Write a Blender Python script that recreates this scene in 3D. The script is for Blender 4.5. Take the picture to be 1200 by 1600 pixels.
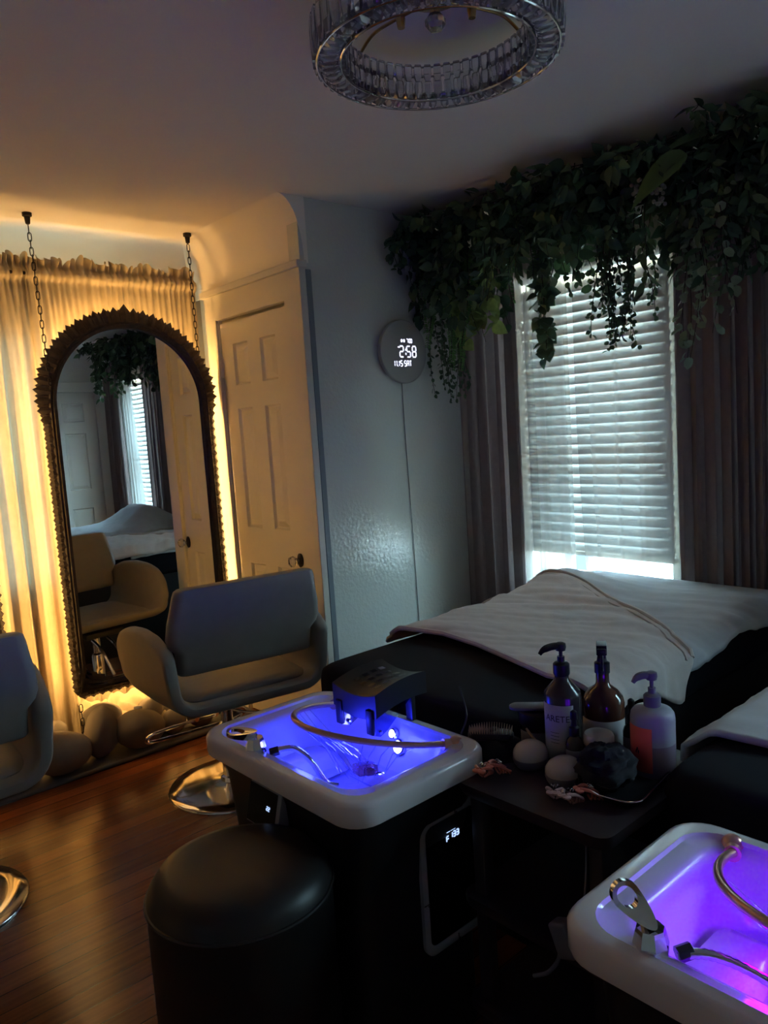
import bpy, bmesh, math, random
from math import sin, cos, pi, radians, sqrt, exp, atan2
from mathutils import Vector, Matrix, noise
random.seed(7)
for o in list(bpy.data.objects):
    bpy.data.objects.remove(o)
SC = bpy.context.scene
COL = SC.collection

# ------------------------------------------------------------------ camera
cam_d = bpy.data.cameras.new('camera')
cam = bpy.data.objects.new('camera', cam_d)
COL.objects.link(cam)
SC.camera = cam
YAW, PITCH, ROLL, FPX = radians(48.6), radians(6.25), radians(-3.75), 1200.0
fw = Vector((cos(YAW)*cos(PITCH), sin(YAW)*cos(PITCH), -sin(PITCH)))
rt = fw.cross(Vector((0, 0, 1))).normalized()
up = rt.cross(fw)
r2 = cos(ROLL)*rt + sin(ROLL)*up
u2 = -sin(ROLL)*rt + cos(ROLL)*up
cam.matrix_world = Matrix(((r2.x, u2.x, -fw.x, 0), (r2.y, u2.y, -fw.y, 0), (r2.z, u2.z, -fw.z, 1.45), (0, 0, 0, 1)))
cam_d.sensor_fit = 'VERTICAL'
cam_d.sensor_height = 36.0
cam_d.lens = 36.0*FPX/1600.0
cam_d.clip_start = 0.02

# ------------------------------------------------------------------ world, view, light
SKY_STRENGTH = 23.0
LED_POWER = 33.0
BLUE_POWER = 0.68
VIOLET_POWER = 0.68
W = bpy.data.worlds.new('sky')
SC.world = W
W.use_nodes = True
wn = W.node_tree.nodes
bgn = wn['Background']
geo = wn.new('ShaderNodeTexCoord')
sep = wn.new('ShaderNodeSeparateXYZ')
rampw = wn.new('ShaderNodeValToRGB')
W.node_tree.links.new(geo.outputs['Generated'], sep.inputs[0])
mapr = wn.new('ShaderNodeMapRange')
mapr.inputs['From Min'].default_value = -0.6
mapr.inputs['From Max'].default_value = 0.8
W.node_tree.links.new(sep.outputs['Z'], mapr.inputs['Value'])
W.node_tree.links.new(mapr.outputs[0], rampw.inputs[0])
e = rampw.color_ramp.elements
e[0].position = 0.0; e[0].color = (0.52, 0.50, 0.40, 1)
e[1].position = 1.0; e[1].color = (0.42, 0.68, 0.84, 1)
m_ = rampw.color_ramp.elements.new(0.45); m_.color = (0.45, 0.78, 0.95, 1)
W.node_tree.links.new(rampw.outputs[0], bgn.inputs['Color'])
bgn.inputs['Strength'].default_value = SKY_STRENGTH
SC.view_settings.view_transform = 'Standard'
SC.view_settings.look = 'None'
SC.view_settings.gamma = 1.0
SC.view_settings.use_curve_mapping = False
SC.view_settings.exposure = 1.48
SC.cycles.use_denoising = True
SC.cycles.max_bounces = 10
SC.cycles.diffuse_bounces = 6
SC.cycles.transparent_max_bounces = 24
SC.cycles.caustics_reflective = False
SC.cycles.caustics_refractive = False
SC.cycles.sample_clamp_indirect = 4.0

def portal(name, loc, rot, sx, sy):
    d = bpy.data.lights.new(name, 'AREA')
    d.shape = 'RECTANGLE'; d.size = sx; d.size_y = sy
    d.cycles.is_portal = True
    o = bpy.data.objects.new(name, d)
    COL.objects.link(o)
    o.location = loc; o.rotation_euler = rot
    return o
portal('window_portal', (3.34, 2.05, 1.42), (0, pi/2, 0), 1.7, 1.0)
portal('window_portal', (3.34, -.49, 1.42), (0, pi/2, 0), 1.7, 1.0)
portal('window_portal', (1.1, 3.92, 1.40), (-pi/2, 0, 0), 1.3, 1.1)

# ------------------------------------------------------------------ materials
def lk(nt, a, b): nt.links.new(a, b)
def mat(name, col, rough=0.5, metal=0.0, spec=0.5, trans=0.0, emis=None, estr=0.0, coat=0.0, var=0.0, vscale=8.0,
        bump=0.0, bscale=60.0, bdist=0.002, transl=0.0, alpha=1.0, sheen=0.0, ior=1.45):
    m = bpy.data.materials.new(name); m.use_nodes = True
    nt = m.node_tree; n = nt.nodes; b = n['Principled BSDF']
    b.inputs['Base Color'].default_value = (*col, 1)
    b.inputs['Roughness'].default_value = rough
    b.inputs['Metallic'].default_value = metal
    b.inputs['Specular IOR Level'].default_value = spec
    b.inputs['Transmission Weight'].default_value = trans
    b.inputs['Coat Weight'].default_value = coat
    b.inputs['Sheen Weight'].default_value = sheen
    b.inputs['IOR'].default_value = ior
    b.inputs['Alpha'].default_value = alpha
    if emis:
        b.inputs['Emission Color'].default_value = (*emis, 1)
        b.inputs['Emission Strength'].default_value = estr
    tc = n.new('ShaderNodeTexCoord')
    if var > 0:
        nz = n.new('ShaderNodeTexNoise'); nz.inputs['Scale'].default_value = vscale
        nz.inputs['Detail'].default_value = 4
        lk(nt, tc.outputs['Object'], nz.inputs['Vector'])
        mr = n.new('ShaderNodeMapRange')
        mr.inputs['From Min'].default_value = 0.25; mr.inputs['From Max'].default_value = 0.75
        mr.inputs['To Min'].default_value = 1-var; mr.inputs['To Max'].default_value = 1+var
        lk(nt, nz.outputs['Fac'], mr.inputs['Value'])
        mx = n.new('ShaderNodeVectorMath'); mx.operation = 'SCALE'
        mx.inputs[0].default_value = col
        lk(nt, mr.outputs[0], mx.inputs['Scale'])
        lk(nt, mx.outputs[0], b.inputs['Base Color'])
    if bump > 0:
        nb = n.new('ShaderNodeTexNoise'); nb.inputs['Scale'].default_value = bscale
        nb.inputs['Detail'].default_value = 3
        lk(nt, tc.outputs['Object'], nb.inputs['Vector'])
        bp = n.new('ShaderNodeBump'); bp.inputs['Strength'].default_value = bump
        bp.inputs['Distance'].default_value = bdist
        lk(nt, nb.outputs['Fac'], bp.inputs['Height'])
        lk(nt, bp.outputs[0], b.inputs['Normal'])
    if transl > 0:
        tr = n.new('ShaderNodeBsdfTranslucent'); tr.inputs['Color'].default_value = (*col, 1)
        ms = n.new('ShaderNodeMixShader'); ms.inputs[0].default_value = transl
        out = n['Material Output']
        lk(nt, b.outputs[0], ms.inputs[1]); lk(nt, tr.outputs[0], ms.inputs[2])
        lk(nt, ms.outputs[0], out.inputs['Surface'])
    return m

def sheer_mat(name, col, opac, transl):
    m = bpy.data.materials.new(name); m.use_nodes = True
    nt = m.node_tree; n = nt.nodes
    for x in list(n):
        if x.type != 'OUTPUT_MATERIAL': n.remove(x)
    out = [x for x in n if x.type == 'OUTPUT_MATERIAL'][0]
    d = n.new('ShaderNodeBsdfDiffuse'); d.inputs['Color'].default_value = (*col, 1)
    t = n.new('ShaderNodeBsdfTranslucent'); t.inputs['Color'].default_value = (*col, 1)
    a = n.new('ShaderNodeBsdfTransparent')
    m1 = n.new('ShaderNodeMixShader'); m1.inputs[0].default_value = transl
    lk(nt, d.outputs[0], m1.inputs[1]); lk(nt, t.outputs[0], m1.inputs[2])
    m2 = n.new('ShaderNodeMixShader')
    # thin weave: more thread in the way at grazing angles
    lw = n.new('ShaderNodeLayerWeight'); lw.inputs['Blend'].default_value = 0.35
    mr = n.new('ShaderNodeMapRange')
    mr.inputs['To Min'].default_value = opac; mr.inputs['To Max'].default_value = min(1, opac+0.5)
    lk(nt, lw.outputs['Facing'], mr.inputs['Value'])
    lk(nt, mr.outputs[0], m2.inputs[0])
    lk(nt, a.outputs[0], m2.inputs[1]); lk(nt, m1.outputs[0], m2.inputs[2])
    lk(nt, m2.outputs[0], out.inputs['Surface'])
    return m

def clear_mat(name, col, gloss=0.12, rough=0.03, bump=0.0, bscale=40):
    m = bpy.data.materials.new(name); m.use_nodes = True
    nt = m.node_tree; n = nt.nodes
    for x in list(n):
        if x.type != 'OUTPUT_MATERIAL': n.remove(x)
    out = [x for x in n if x.type == 'OUTPUT_MATERIAL'][0]
    a = n.new('ShaderNodeBsdfTransparent'); a.inputs['Color'].default_value = (*col, 1)
    g = n.new('ShaderNodeBsdfGlossy'); g.inputs['Roughness'].default_value = rough
    fr = n.new('ShaderNodeLayerWeight'); fr.inputs['Blend'].default_value = 0.5
    pw = n.new('ShaderNodeMath'); pw.operation = 'POWER'; pw.inputs[1].default_value = 4.0
    lk(nt, fr.outputs['Facing'], pw.inputs[0])
    ad = n.new('ShaderNodeMath'); ad.operation = 'MULTIPLY_ADD'; ad.inputs[1].default_value = 0.6; ad.inputs[2].default_value = gloss
    lk(nt, pw.outputs[0], ad.inputs[0])
    m2 = n.new('ShaderNodeMixShader')
    lk(nt, ad.outputs[0], m2.inputs[0]); lk(nt, a.outputs[0], m2.inputs[1]); lk(nt, g.outputs[0], m2.inputs[2])
    if bump > 0:
        tc = n.new('ShaderNodeTexCoord')
        nb = n.new('ShaderNodeTexNoise'); nb.inputs['Scale'].default_value = bscale
        lk(nt, tc.outputs['Object'], nb.inputs['Vector'])
        bp = n.new('ShaderNodeBump'); bp.inputs['Strength'].default_value = bump; bp.inputs['Distance'].default_value = 0.01
        lk(nt, nb.outputs['Fac'], bp.inputs['Height'])
        lk(nt, bp.outputs[0], g.inputs['Normal']); lk(nt, bp.outputs[0], fr.inputs['Normal'])
    lk(nt, m2.outputs[0], out.inputs['Surface'])
    return m

def floor_mat():
    m = bpy.data.materials.new('floor_boards'); m.use_nodes = True
    nt = m.node_tree; n = nt.nodes; b = n['Principled BSDF']
    tc = n.new('ShaderNodeTexCoord'); sp = n.new('ShaderNodeSeparateXYZ')
    lk(nt, tc.outputs['Object'], sp.inputs[0])
    dv = n.new('ShaderNodeMath'); dv.operation = 'DIVIDE'; dv.inputs[1].default_value = 0.075
    lk(nt, sp.outputs['Y'], dv.inputs[0])
    fl = n.new('ShaderNodeMath'); fl.operation = 'FLOOR'; lk(nt, dv.outputs[0], fl.inputs[0])
    fr = n.new('ShaderNodeMath'); fr.operation = 'FRACT'; lk(nt, dv.outputs[0], fr.inputs[0])
    wnz = n.new('ShaderNodeTexWhiteNoise'); wnz.noise_dimensions = '1D'; lk(nt, fl.outputs[0], wnz.inputs['W'])
    # grain
    mp = n.new('ShaderNodeMapping'); mp.inputs['Scale'].default_value = (1.6, 34, 1)
    lk(nt, tc.outputs['Object'], mp.inputs[0])
    nz = n.new('ShaderNodeTexNoise'); nz.inputs['Scale'].default_value = 1.6; nz.inputs['Detail'].default_value = 5
    lk(nt, mp.outputs[0], nz.inputs['Vector'])
    ad = n.new('ShaderNodeMath'); ad.operation = 'MULTIPLY_ADD'; ad.inputs[1].default_value = 0.45
    lk(nt, wnz.outputs['Value'], ad.inputs[0])
    sc2 = n.new('ShaderNodeMath'); sc2.operation = 'MULTIPLY'; sc2.inputs[1].default_value = 0.6
    lk(nt, nz.outputs['Fac'], sc2.inputs[0]); lk(nt, sc2.outputs[0], ad.inputs[2])
    rp = n.new('ShaderNodeValToRGB')
    rp.color_ramp.elements[0].position = 0.15; rp.color_ramp.elements[0].color = (0.10, 0.028, 0.010, 1)
    rp.color_ramp.elements[1].position = 0.85; rp.color_ramp.elements[1].color = (0.36, 0.115, 0.038, 1)
    lk(nt, ad.outputs[0], rp.inputs[0])
    gp = n.new('ShaderNodeMath'); gp.operation = 'LESS_THAN'; gp.inputs[1].default_value = 0.035
    lk(nt, fr.outputs[0], gp.inputs[0])
    mx = n.new('ShaderNodeMixRGB'); mx.inputs[2].default_value = (0.02, 0.008, 0.004, 1)
    lk(nt, gp.outputs[0], mx.inputs[0]); lk(nt, rp.outputs[0], mx.inputs[1])
    lk(nt, mx.outputs[0], b.inputs['Base Color'])
    b.inputs['Roughness'].default_value = 0.24
    b.inputs['Coat Weight'].default_value = 0.35
    b.inputs['Coat Roughness'].default_value = 0.18
    bp = n.new('ShaderNodeBump'); bp.inputs['Strength'].default_value = 0.35; bp.inputs['Distance'].default_value = 0.002
    mg = n.new('ShaderNodeMath'); mg.operation = 'SUBTRACT'
    lk(nt, nz.outputs['Fac'], mg.inputs[0]); lk(nt, gp.outputs[0], mg.inputs[1])
    lk(nt, mg.outputs[0], bp.inputs['Height']); lk(nt, bp.outputs[0], b.inputs['Normal'])
    return m

M = {}
M['floor'] = floor_mat()
M['wall'] = mat('grey_green_paint', (0.66, 0.665, 0.61), 0.20, spec=0.6, bump=0.32, bscale=55, bdist=0.006)
M['ceil'] = mat('ceiling_paint', (0.88, 0.82, 0.74), 0.6, bump=0.12, bscale=14, bdist=0.006)
M['cove'] = mat('cove_paint', (0.88, 0.82, 0.74), 0.42, bump=0.1, bscale=14, bdist=0.004)
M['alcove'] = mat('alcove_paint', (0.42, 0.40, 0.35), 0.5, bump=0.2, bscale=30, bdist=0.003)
M['trim'] = mat('white_trim_paint', (0.70, 0.66, 0.58), 0.38, var=0.04, vscale=3)
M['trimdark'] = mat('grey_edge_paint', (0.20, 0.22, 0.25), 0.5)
M['cream'] = mat('cream_curtain_cloth', (0.46, 0.375, 0.245), 0.85, var=0.05, vscale=30, transl=0.03, sheen=0.1)
M['drape'] = mat('mauve_drape_cloth', (0.20, 0.15, 0.145), 0.9, var=0.08, vscale=40, transl=0.12)
M['sheer'] = sheer_mat('sheer_voile', (0.50, 0.47, 0.44), 0.42, 0.25)
M['bronze'] = mat('carved_dark_wood', (0.060, 0.042, 0.027), 0.55, var=0.35, vscale=50, bump=0.4, bscale=120, bdist=0.002)
M['mirror'] = mat('mirror_glass', (0.80, 0.82, 0.82), 0.0, metal=1.0)
M['iron'] = mat('black_iron', (0.025, 0.02, 0.017), 0.45, metal=0.6)
M['led'] = mat('warm_led', (1, 0.8, 0.5), emis=(1.0, 0.56, 0.17), estr=LED_POWER)
M['stone'] = mat('pebble_grey_beige', (0.27, 0.23, 0.185), 0.8, var=0.12, vscale=14, bump=0.25, bscale=90)
M['curb'] = mat('curb_grey', (0.13, 0.125, 0.12), 0.75, bump=0.2, bscale=60)
M['chairv'] = mat('taupe_vinyl', (0.25, 0.225, 0.20), 0.5, var=0.05, vscale=20, bump=0.08, bscale=250, bdist=0.001)
M['chrome'] = mat('chrome', (0.75, 0.76, 0.78), 0.10, metal=1.0)
M['brushed'] = mat('polished_steel', (0.72, 0.71, 0.68), 0.12, metal=1.0, var=0.05, vscale=5)
M['gold'] = mat('brass', (0.60, 0.46, 0.20), 0.22, metal=1.0)
M['darkmetal'] = mat('dark_chrome', (0.12, 0.12, 0.13), 0.25, metal=1.0)
M['crystal'] = mat('cut_crystal', (0.93, 0.95, 0.98), 0.03, trans=0.86, ior=1.58)
M['black'] = mat('black_plastic', (0.012, 0.012, 0.014), 0.4)
M['blackmatte'] = mat('black_cabinet', (0.010, 0.010, 0.012), 0.55)
M['leather'] = mat('black_leather', (0.018, 0.015, 0.014), 0.42, bump=0.15, bscale=180, bdist=0.001)
M['bedblack'] = mat('black_bed_cover', (0.008, 0.008, 0.013), 0.9, spec=0.25, bump=0.12, bscale=14, bdist=0.01)
M['blanket'] = mat('beige_blanket', (0.60, 0.54, 0.50), 0.95, var=0.06, vscale=25, bump=0.25, bscale=120, sheen=0.3)
M['sheet'] = mat('grey_sheet', (0.50, 0.52, 0.54), 0.9, var=0.05, vscale=18, bump=0.15, bscale=60)
M['acrylic'] = mat('white_acrylic', (0.74, 0.73, 0.74), 0.22, coat=0.3)
M['water'] = clear_mat('water', (0.9, 0.93, 1.0), 0.05, 0.02, 0.6, 45)
M['jet'] = clear_mat('water_jet', (0.85, 0.88, 1.0), 0.30, 0.05)
M['copper'] = mat('rose_gold_tube', (0.62, 0.36, 0.27), 0.28, metal=0.75)
M['pinkclear'] = clear_mat('pink_clear_plastic', (0.75, 0.50, 0.55), 0.12, 0.05)
M['bracket'] = clear_mat('clear_bracket', (0.35, 0.4, 0.6), 0.15, 0.08)
M['screen'] = mat('black_glass', (0.004, 0.004, 0.006), 0.12)
M['greyframe'] = mat('grey_frame', (0.33, 0.34, 0.38), 0.45)
M['glow'] = mat('lit_segments', (0.8, 0.85, 1), emis=(0.75, 0.78, 1.0), estr=0.6)
M['glowdim'] = mat('lit_segments_dim', (0.6, 0.7, 1), emis=(0.45, 0.62, 1.0), estr=0.45)
M['bluelamp'] = mat('blue_led', (0.3, 0.3, 1), emis=(0.45, 0.50, 1.0), estr=5.0)
M['violetlamp'] = mat('violet_led', (0.4, 0.1, 1), emis=(0.42, 0.06, 1.0), estr=5.0)
M['clockface'] = mat('clock_face', (0.40, 0.37, 0.35), 0.55)
M['cordm'] = mat('cord_plastic', (0.16, 0.165, 0.16), 0.5)
M['slat'] = mat('blind_slat', (0.57, 0.58, 0.57), 0.45, transl=0.03)
M['blindrail'] = mat('blind_rail', (0.62, 0.61, 0.56), 0.45)
M['glass'] = clear_mat('window_glass', (0.97, 0.98, 0.98), 0.0, 0.0)
M['pot'] = mat('dark_branch', (0.035, 0.026, 0.018), 0.8)
M['leafdark'] = mat('leaf_dark', (0.070, 0.125, 0.060), 0.5, var=0.35, vscale=12, transl=0.15)
M['leafmid'] = mat('leaf_mid', (0.11, 0.20, 0.075), 0.45, var=0.35, vscale=12, transl=0.25)
M['leaflime'] = mat('leaf_lime', (0.26, 0.34, 0.10), 0.45, var=0.45, vscale=30, transl=0.3)
M['leafpale'] = mat('leaf_grey_green', (0.22, 0.28, 0.19), 0.5, var=0.3, vscale=15, transl=0.15)
M['fern'] = mat('fern_green', (0.14, 0.30, 0.09), 0.5, var=0.3, vscale=15, transl=0.3)
M['berry'] = mat('white_berry', (0.42, 0.41, 0.36), 0.4)
M['bottledark'] = mat('smoky_dark_bottle', (0.035, 0.032, 0.028), 0.2)
M['amber'] = mat('amber_bottle', (0.075, 0.025, 0.014), 0.14, coat=0.5)
M['frost'] = mat('frosted_bottle', (0.42, 0.42, 0.45), 0.35, transl=0.15)
M['liquid'] = mat('mauve_liquid', (0.26, 0.20, 0.26), 0.35)
M['label'] = mat('grey_label', (0.36, 0.35, 0.36), 0.55)
M['pinklabel'] = mat('coral_label', (0.80, 0.13, 0.10), 0.5)
M['ink'] = mat('dark_ink', (0.03, 0.03, 0.03), 0.6)
M['whitejar'] = mat('white_plastic_jar', (0.50, 0.48, 0.46), 0.35)
M['dome'] = mat('glossy_taupe_enamel', (0.50, 0.46, 0.43), 0.15, coat=0.5)
M['clipcoral'] = mat('coral_clip', (0.55, 0.16, 0.11), 0.35)
M['clippale'] = mat('pale_pink_clip', (0.48, 0.30, 0.29), 0.35)
M['cloth'] = mat('black_towel', (0.010, 0.010, 0.014), 0.95, bump=0.4, bscale=90)
M['bristle'] = mat('brush_bristle', (0.40, 0.32, 0.22), 0.7)
M['wood'] = mat('pale_wood', (0.42, 0.29, 0.17), 0.6)
M['tan'] = mat('tan_cloth', (0.22, 0.15, 0.11), 0.85)
M['greyplastic'] = mat('grey_plastic', (0.17, 0.16, 0.19), 0.5)
M['cartwood'] = mat('dark_cart', (0.035, 0.022, 0.025), 0.5)
M['blueout'] = mat('blue_panel_paint', (0.003, 0.03, 0.10), 0.7)
M['outwall'] = mat('outside_siding', (0.78, 0.80, 0.82), 0.8)
M['white'] = mat('white_plastic', (0.7, 0.68, 0.62), 0.4)

# ------------------------------------------------------------------ mesh builder
class MB:
    def __init__(s): s.v = []; s.f = []
    def add(s, vs, fs):
        k = len(s.v); s.v += [tuple(v) for v in vs]; s.f += [tuple(i+k for i in f) for f in fs]; return s
    def box(s, a, b, R=None, c=None):
        x0, y0, z0 = a; x1, y1, z1 = b
        vs = [Vector(p) for p in [(x0,y0,z0),(x1,y0,z0),(x1,y1,z0),(x0,y1,z0),(x0,y0,z1),(x1,y0,z1),(x1,y1,z1),(x0,y1,z1)]]
        if R: vs = [R @ (v-Vector(c))+Vector(c) for v in vs]
        return s.add(vs, [(0,3,2,1),(4,5,6,7),(0,1,5,4),(1,2,6,5),(2,3,7,6),(3,0,4,7)])
    def grid(s, fn, nu, nv, cu=False, cv=False):
        vs = [fn(i/(nu if cu else nu), j/(nv if cv else nv)) for j in range(nv+(0 if cv else 1)) for i in range(nu+(0 if cu else 1))]
        w = nu+(0 if cu else 1); h = nv+(0 if cv else 1); fs = []
        for j in range(nv):
            for i in range(nu):
                fs.append((j*w+i, j*w+(i+1) % w, ((j+1) % h)*w+(i+1) % w, ((j+1) % h)*w+i))
        return s.add(vs, fs)
    def loft(s, loops, cap0=True, cap1=True, closed=True):
        n = len(loops[0]); vs = [p for l in loops for p in l]; fs = []
        for j in range(len(loops)-1):
            for i in range(n if closed else n-1):
                a, b = j*n+i, j*n+(i+1) % n
                fs.append((a, b, b+n, a+n))
        if cap0: fs.append(tuple(range(n-1, -1, -1)))
        if cap1: fs.append(tuple((len(loops)-1)*n+i for i in range(n)))
        return s.add(vs, fs)
    def tube(s, pts, r, n=8, cap=True, closed=False):
        pts = [Vector(p) for p in pts]; m = len(pts); loops = []
        rr = r if isinstance(r, (list, tuple)) else [r]*m
        nrm = None
        for i, p in enumerate(pts):
            if closed: t = pts[(i+1) % m]-pts[i-1]
            else: t = pts[min(i+1, m-1)]-pts[max(i-1, 0)]
            if t.length < 1e-9: t = Vector((0, 0, 1))
            t.normalize()
            if nrm is None:
                nrm = t.orthogonal().normalized()
            else:
                nrm = nrm-t*nrm.dot(t)
                if nrm.length < 1e-6: nrm = t.orthogonal()
                nrm.normalize()
            bn = t.cross(nrm)
            loops.append([p+rr[i]*(cos(2*pi*k/n)*nrm+sin(2*pi*k/n)*bn) for k in range(n)])
        if closed: loops.append(loops[0])
        return s.loft(loops, cap and not closed, cap and not closed)
    def lathe(s, prof, n=24, c=(0, 0, 0), cap=True, sx=1, sy=1):
        loops = [[(c[0]+r*sx*cos(2*pi*k/n), c[1]+r*sy*sin(2*pi*k/n), c[2]+z) for k in range(n)] for r, z in prof]
        return s.loft(loops, cap, cap)
    def ball(s, c, r, n=16, m=10, R=None, fn=None):
        rx, ry, rz = r if isinstance(r, (tuple, list)) else (r, r, r)
        loops = []
        for j in range(m+1):
            ph = -pi/2+pi*(0.02+0.96*j/m); row = []
            for k in range(n):
                v = Vector((cos(ph)*cos(2*pi*k/n), cos(ph)*sin(2*pi*k/n), sin(ph)))
                if fn: v = v*fn(v)
                v = Vector((v.x*rx, v.y*ry, v.z*rz))
                if R: v = R @ v
                row.append(v+Vector(c))
            loops.append(row)
        return s.loft(loops)
    def prism(s, poly, d, fr=None):
        # polygon in local (u,v), extruded by d along w; fr(u,v,w)->point
        fr = fr or (lambda u, v, w: (u, v, w))
        return s.loft([[fr(u, v, 0) for u, v in poly], [fr(u, v, d) for u, v in poly]])
    def build(s, name, m, parent=None, smooth=True, bevel=0, seg=2, loc=None, subd=0, angle=40, rot=None, solid=0):
        me = bpy.data.meshes.new(name)
        me.from_pydata(s.v, [], s.f); me.validate()
        bm = bmesh.new(); bm.from_mesh(me)
        bmesh.ops.recalc_face_normals(bm, faces=bm.faces)
        if bevel > 0:
            ed = [e_ for e_ in bm.edges if len(e_.link_faces) == 2 and e_.calc_face_angle(0) > radians(30)]
            bmesh.ops.bevel(bm, geom=ed, offset=bevel, segments=seg, profile=0.5, affect='EDGES', clamp_overlap=True)
        if smooth:
            for f in bm.faces: f.smooth = True
            for e_ in bm.edges:
                if len(e_.link_faces) == 2 and e_.calc_face_angle(0) > radians(angle): e_.smooth = False
        bm.to_mesh(me); bm.free()
        me.materials.append(m)
        o = bpy.data.objects.new(name, me); COL.objects.link(o)
        if parent: o.parent = parent
        if loc: o.location = loc
        if rot: o.rotation_euler = rot
        if subd:
            md = o.modifiers.new('smooth', 'SUBSURF'); md.levels = subd; md.render_levels = subd
        if solid:
            md = o.modifiers.new('thick', 'SOLIDIFY'); md.thickness = solid; md.offset = 0
        return o

def thing(name, label, cat, loc=(0, 0, 0), rz=0, group=None):
    o = bpy.data.objects.new(name, None); COL.objects.link(o)
    o.empty_display_size = 0.05
    o.location = loc; o.rotation_euler = (0, 0, rz)
    o['label'] = label; o['category'] = cat
    if group: o['group'] = group
    return o
def tag(o, label, cat, group=None):
    o['label'] = label; o['category'] = cat
    if group: o['group'] = group
    return o
def struct(o):
    o['kind'] = 'structure'; return o
def dup(root, loc, label, group=None, rz=None):
    r = root.copy(); COL.objects.link(r); r.location = loc; r['label'] = label
    if rz is not None: r.rotation_euler = (0, 0, rz)
    if group: r['group'] = group
    for ch in list(root.children):
        c = ch.copy(); COL.objects.link(c); c.parent = r
        for g in list(ch.children):
            d = g.copy(); COL.objects.link(d); d.parent = c
    return r
def rrect(hx, hy, r, z, cx=0, cy=0, k=6):
    r = min(r, hx-1e-4, hy-1e-4); out = []
    for q, (sx, sy) in enumerate([(1, 1), (-1, 1), (-1, -1), (1, -1)]):
        for i in range(k+1):
            a = q*pi/2+i*pi/2/k
            out.append((cx+sx*(hx-r)+r*cos(a), cy+sy*(hy-r)+r*sin(a), z))
    return out
def sm(a, b, x):
    t = max(0, min(1, (x-a)/(b-a))); return t*t*(3-2*t)
def lerp_tab(tab, x):
    if x <= tab[0][0]: return tab[0][1]
    for (a, va), (b, vb) in zip(tab, tab[1:]):
        if x <= b: return va+(vb-va)*(x-a)/(b-a)
    return tab[-1][1]
def nz(x, y, z=0): return noise.noise(Vector((x, y, z)))
def smooth_path(pts, n=8):
    P = [Vector(p) for p in pts]; out = []
    for i in range(len(P)-1):
        p0, p1, p2, p3 = P[max(i-1, 0)], P[i], P[i+1], P[min(i+2, len(P)-1)]
        for k in range(n):
            t = k/n
            out.append(0.5*((2*p1)+(p2-p0)*t+(2*p0-5*p1+4*p2-p3)*t*t+(3*p1-p0-3*p2+p3)*t**3))
    out.append(P[-1]); return out
def text_mesh(txt, size, m, parent, name, R, loc, extr=0.0004):
    cu = bpy.data.curves.new('txt', 'FONT'); cu.body = txt; cu.size = size; cu.extrude = extr
    cu.align_x = 'CENTER'; cu.resolution_u = 3
    ob = bpy.data.objects.new('txt', cu); COL.objects.link(ob)
    dg = bpy.context.evaluated_depsgraph_get()
    me = bpy.data.meshes.new_from_object(ob.evaluated_get(dg))
    bpy.data.objects.remove(ob)
    me.materials.clear(); me.materials.append(m)
    o = bpy.data.objects.new(name, me); COL.objects.link(o)
    o.parent = parent
    o.matrix_local = Matrix.Translation(loc) @ R.to_4x4()
    return o
# seven segment strokes in a unit cell 0.6 x 1
SEG = {'a': ((.0, 1), (.6, 1)), 'b': ((.6, 1), (.6, .5)), 'c': ((.6, .5), (.6, 0)), 'd': ((0, 0), (.6, 0)),
       'e': ((0, .5), (0, 0)), 'f': ((0, 1), (0, .5)), 'g': ((0, .5), (.6, .5)), 'h': ((.3, 1), (.3, 0)), 'i': ((.3, .0), (.3, .12))}
CH = {'0': 'abcdef', '1': 'bc', '2': 'abged', '3': 'abgcd', '5': 'afgcd', '7': 'abc', '8': 'abcdefg', 'S': 'afgcd', 'A': 'abcefg',
      'T': 'ah', 'L': 'fed', 'F': 'afge', '-': 'g', '6': 'afedcg', ' ': ''}
def segtext(mb, txt, u0, v0, h, fr, th=0.12, adv=0.85, slim=1.0):
    # fr(u,v,w) maps to a point on the display
    x = u0
    for ch in txt:
        if ch == ':':
            for vv in (0.3, 0.7):
                mb.prism([(x-.08*h+.1*h, v0+vv*h-.08*h), (x+.1*h+.08*h, v0+vv*h-.08*h), (x+.1*h+.08*h, v0+vv*h+.08*h), (x+.1*h-.08*h, v0+vv*h+.08*h)], .0012, fr)
            x += .36*h; continue
        if ch == '.':
            mb.prism([(x, v0-.06*h), (x+.14*h, v0-.06*h), (x+.14*h, v0+.08*h), (x, v0+.08*h)], .0012, fr); x += .3*h; continue
        for sg in CH[ch]:
            (a, b), (c, d) = SEG[sg]
            ax, ay, cx, cy = x+a*h*slim, v0+b*h, x+c*h*slim, v0+d*h
            w = th*h/2; g = 0.05*h
            if abs(ax-cx) > abs(ay-cy):
                p = [(ax+g, ay-w), (cx-g, ay-w), (cx-g, ay+w), (ax+g, ay+w)]
            else:
                p = [(ax-w, cy+g), (ax+w, cy+g), (ax+w, ay-g), (ax-w, ay-g)]
            mb.prism(p, .0012, fr)
        x += adv*h*slim
    return x

# ================================================================== SETTING
H = 2.47
XW, YG, XD, YA = 3.2, 2.78, 2.047, 3.80
XL, YN = -1.7, -1.30
b = MB(); b.box((XL-.1, YN-.1, -.1), (XW+.14, YA+.1, 0)); struct(b.build('floor', M['floor'], smooth=False))
b = MB(); b.box((XL-.1, YN-.1, H), (XW+.14, YA+.14, H+.1)); struct(b.build('ceiling', M['ceil'], smooth=False))
b = MB(); b.box((XL-.1, YN-.1, 0), (XL, YA+.14, H)); struct(b.build('wall_left', M['wall'], smooth=False))
b = MB(); b.box((XL, YN-.1, 0), (XW, YN, H)); struct(b.build('wall_near', M['wall'], smooth=False))
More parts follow.
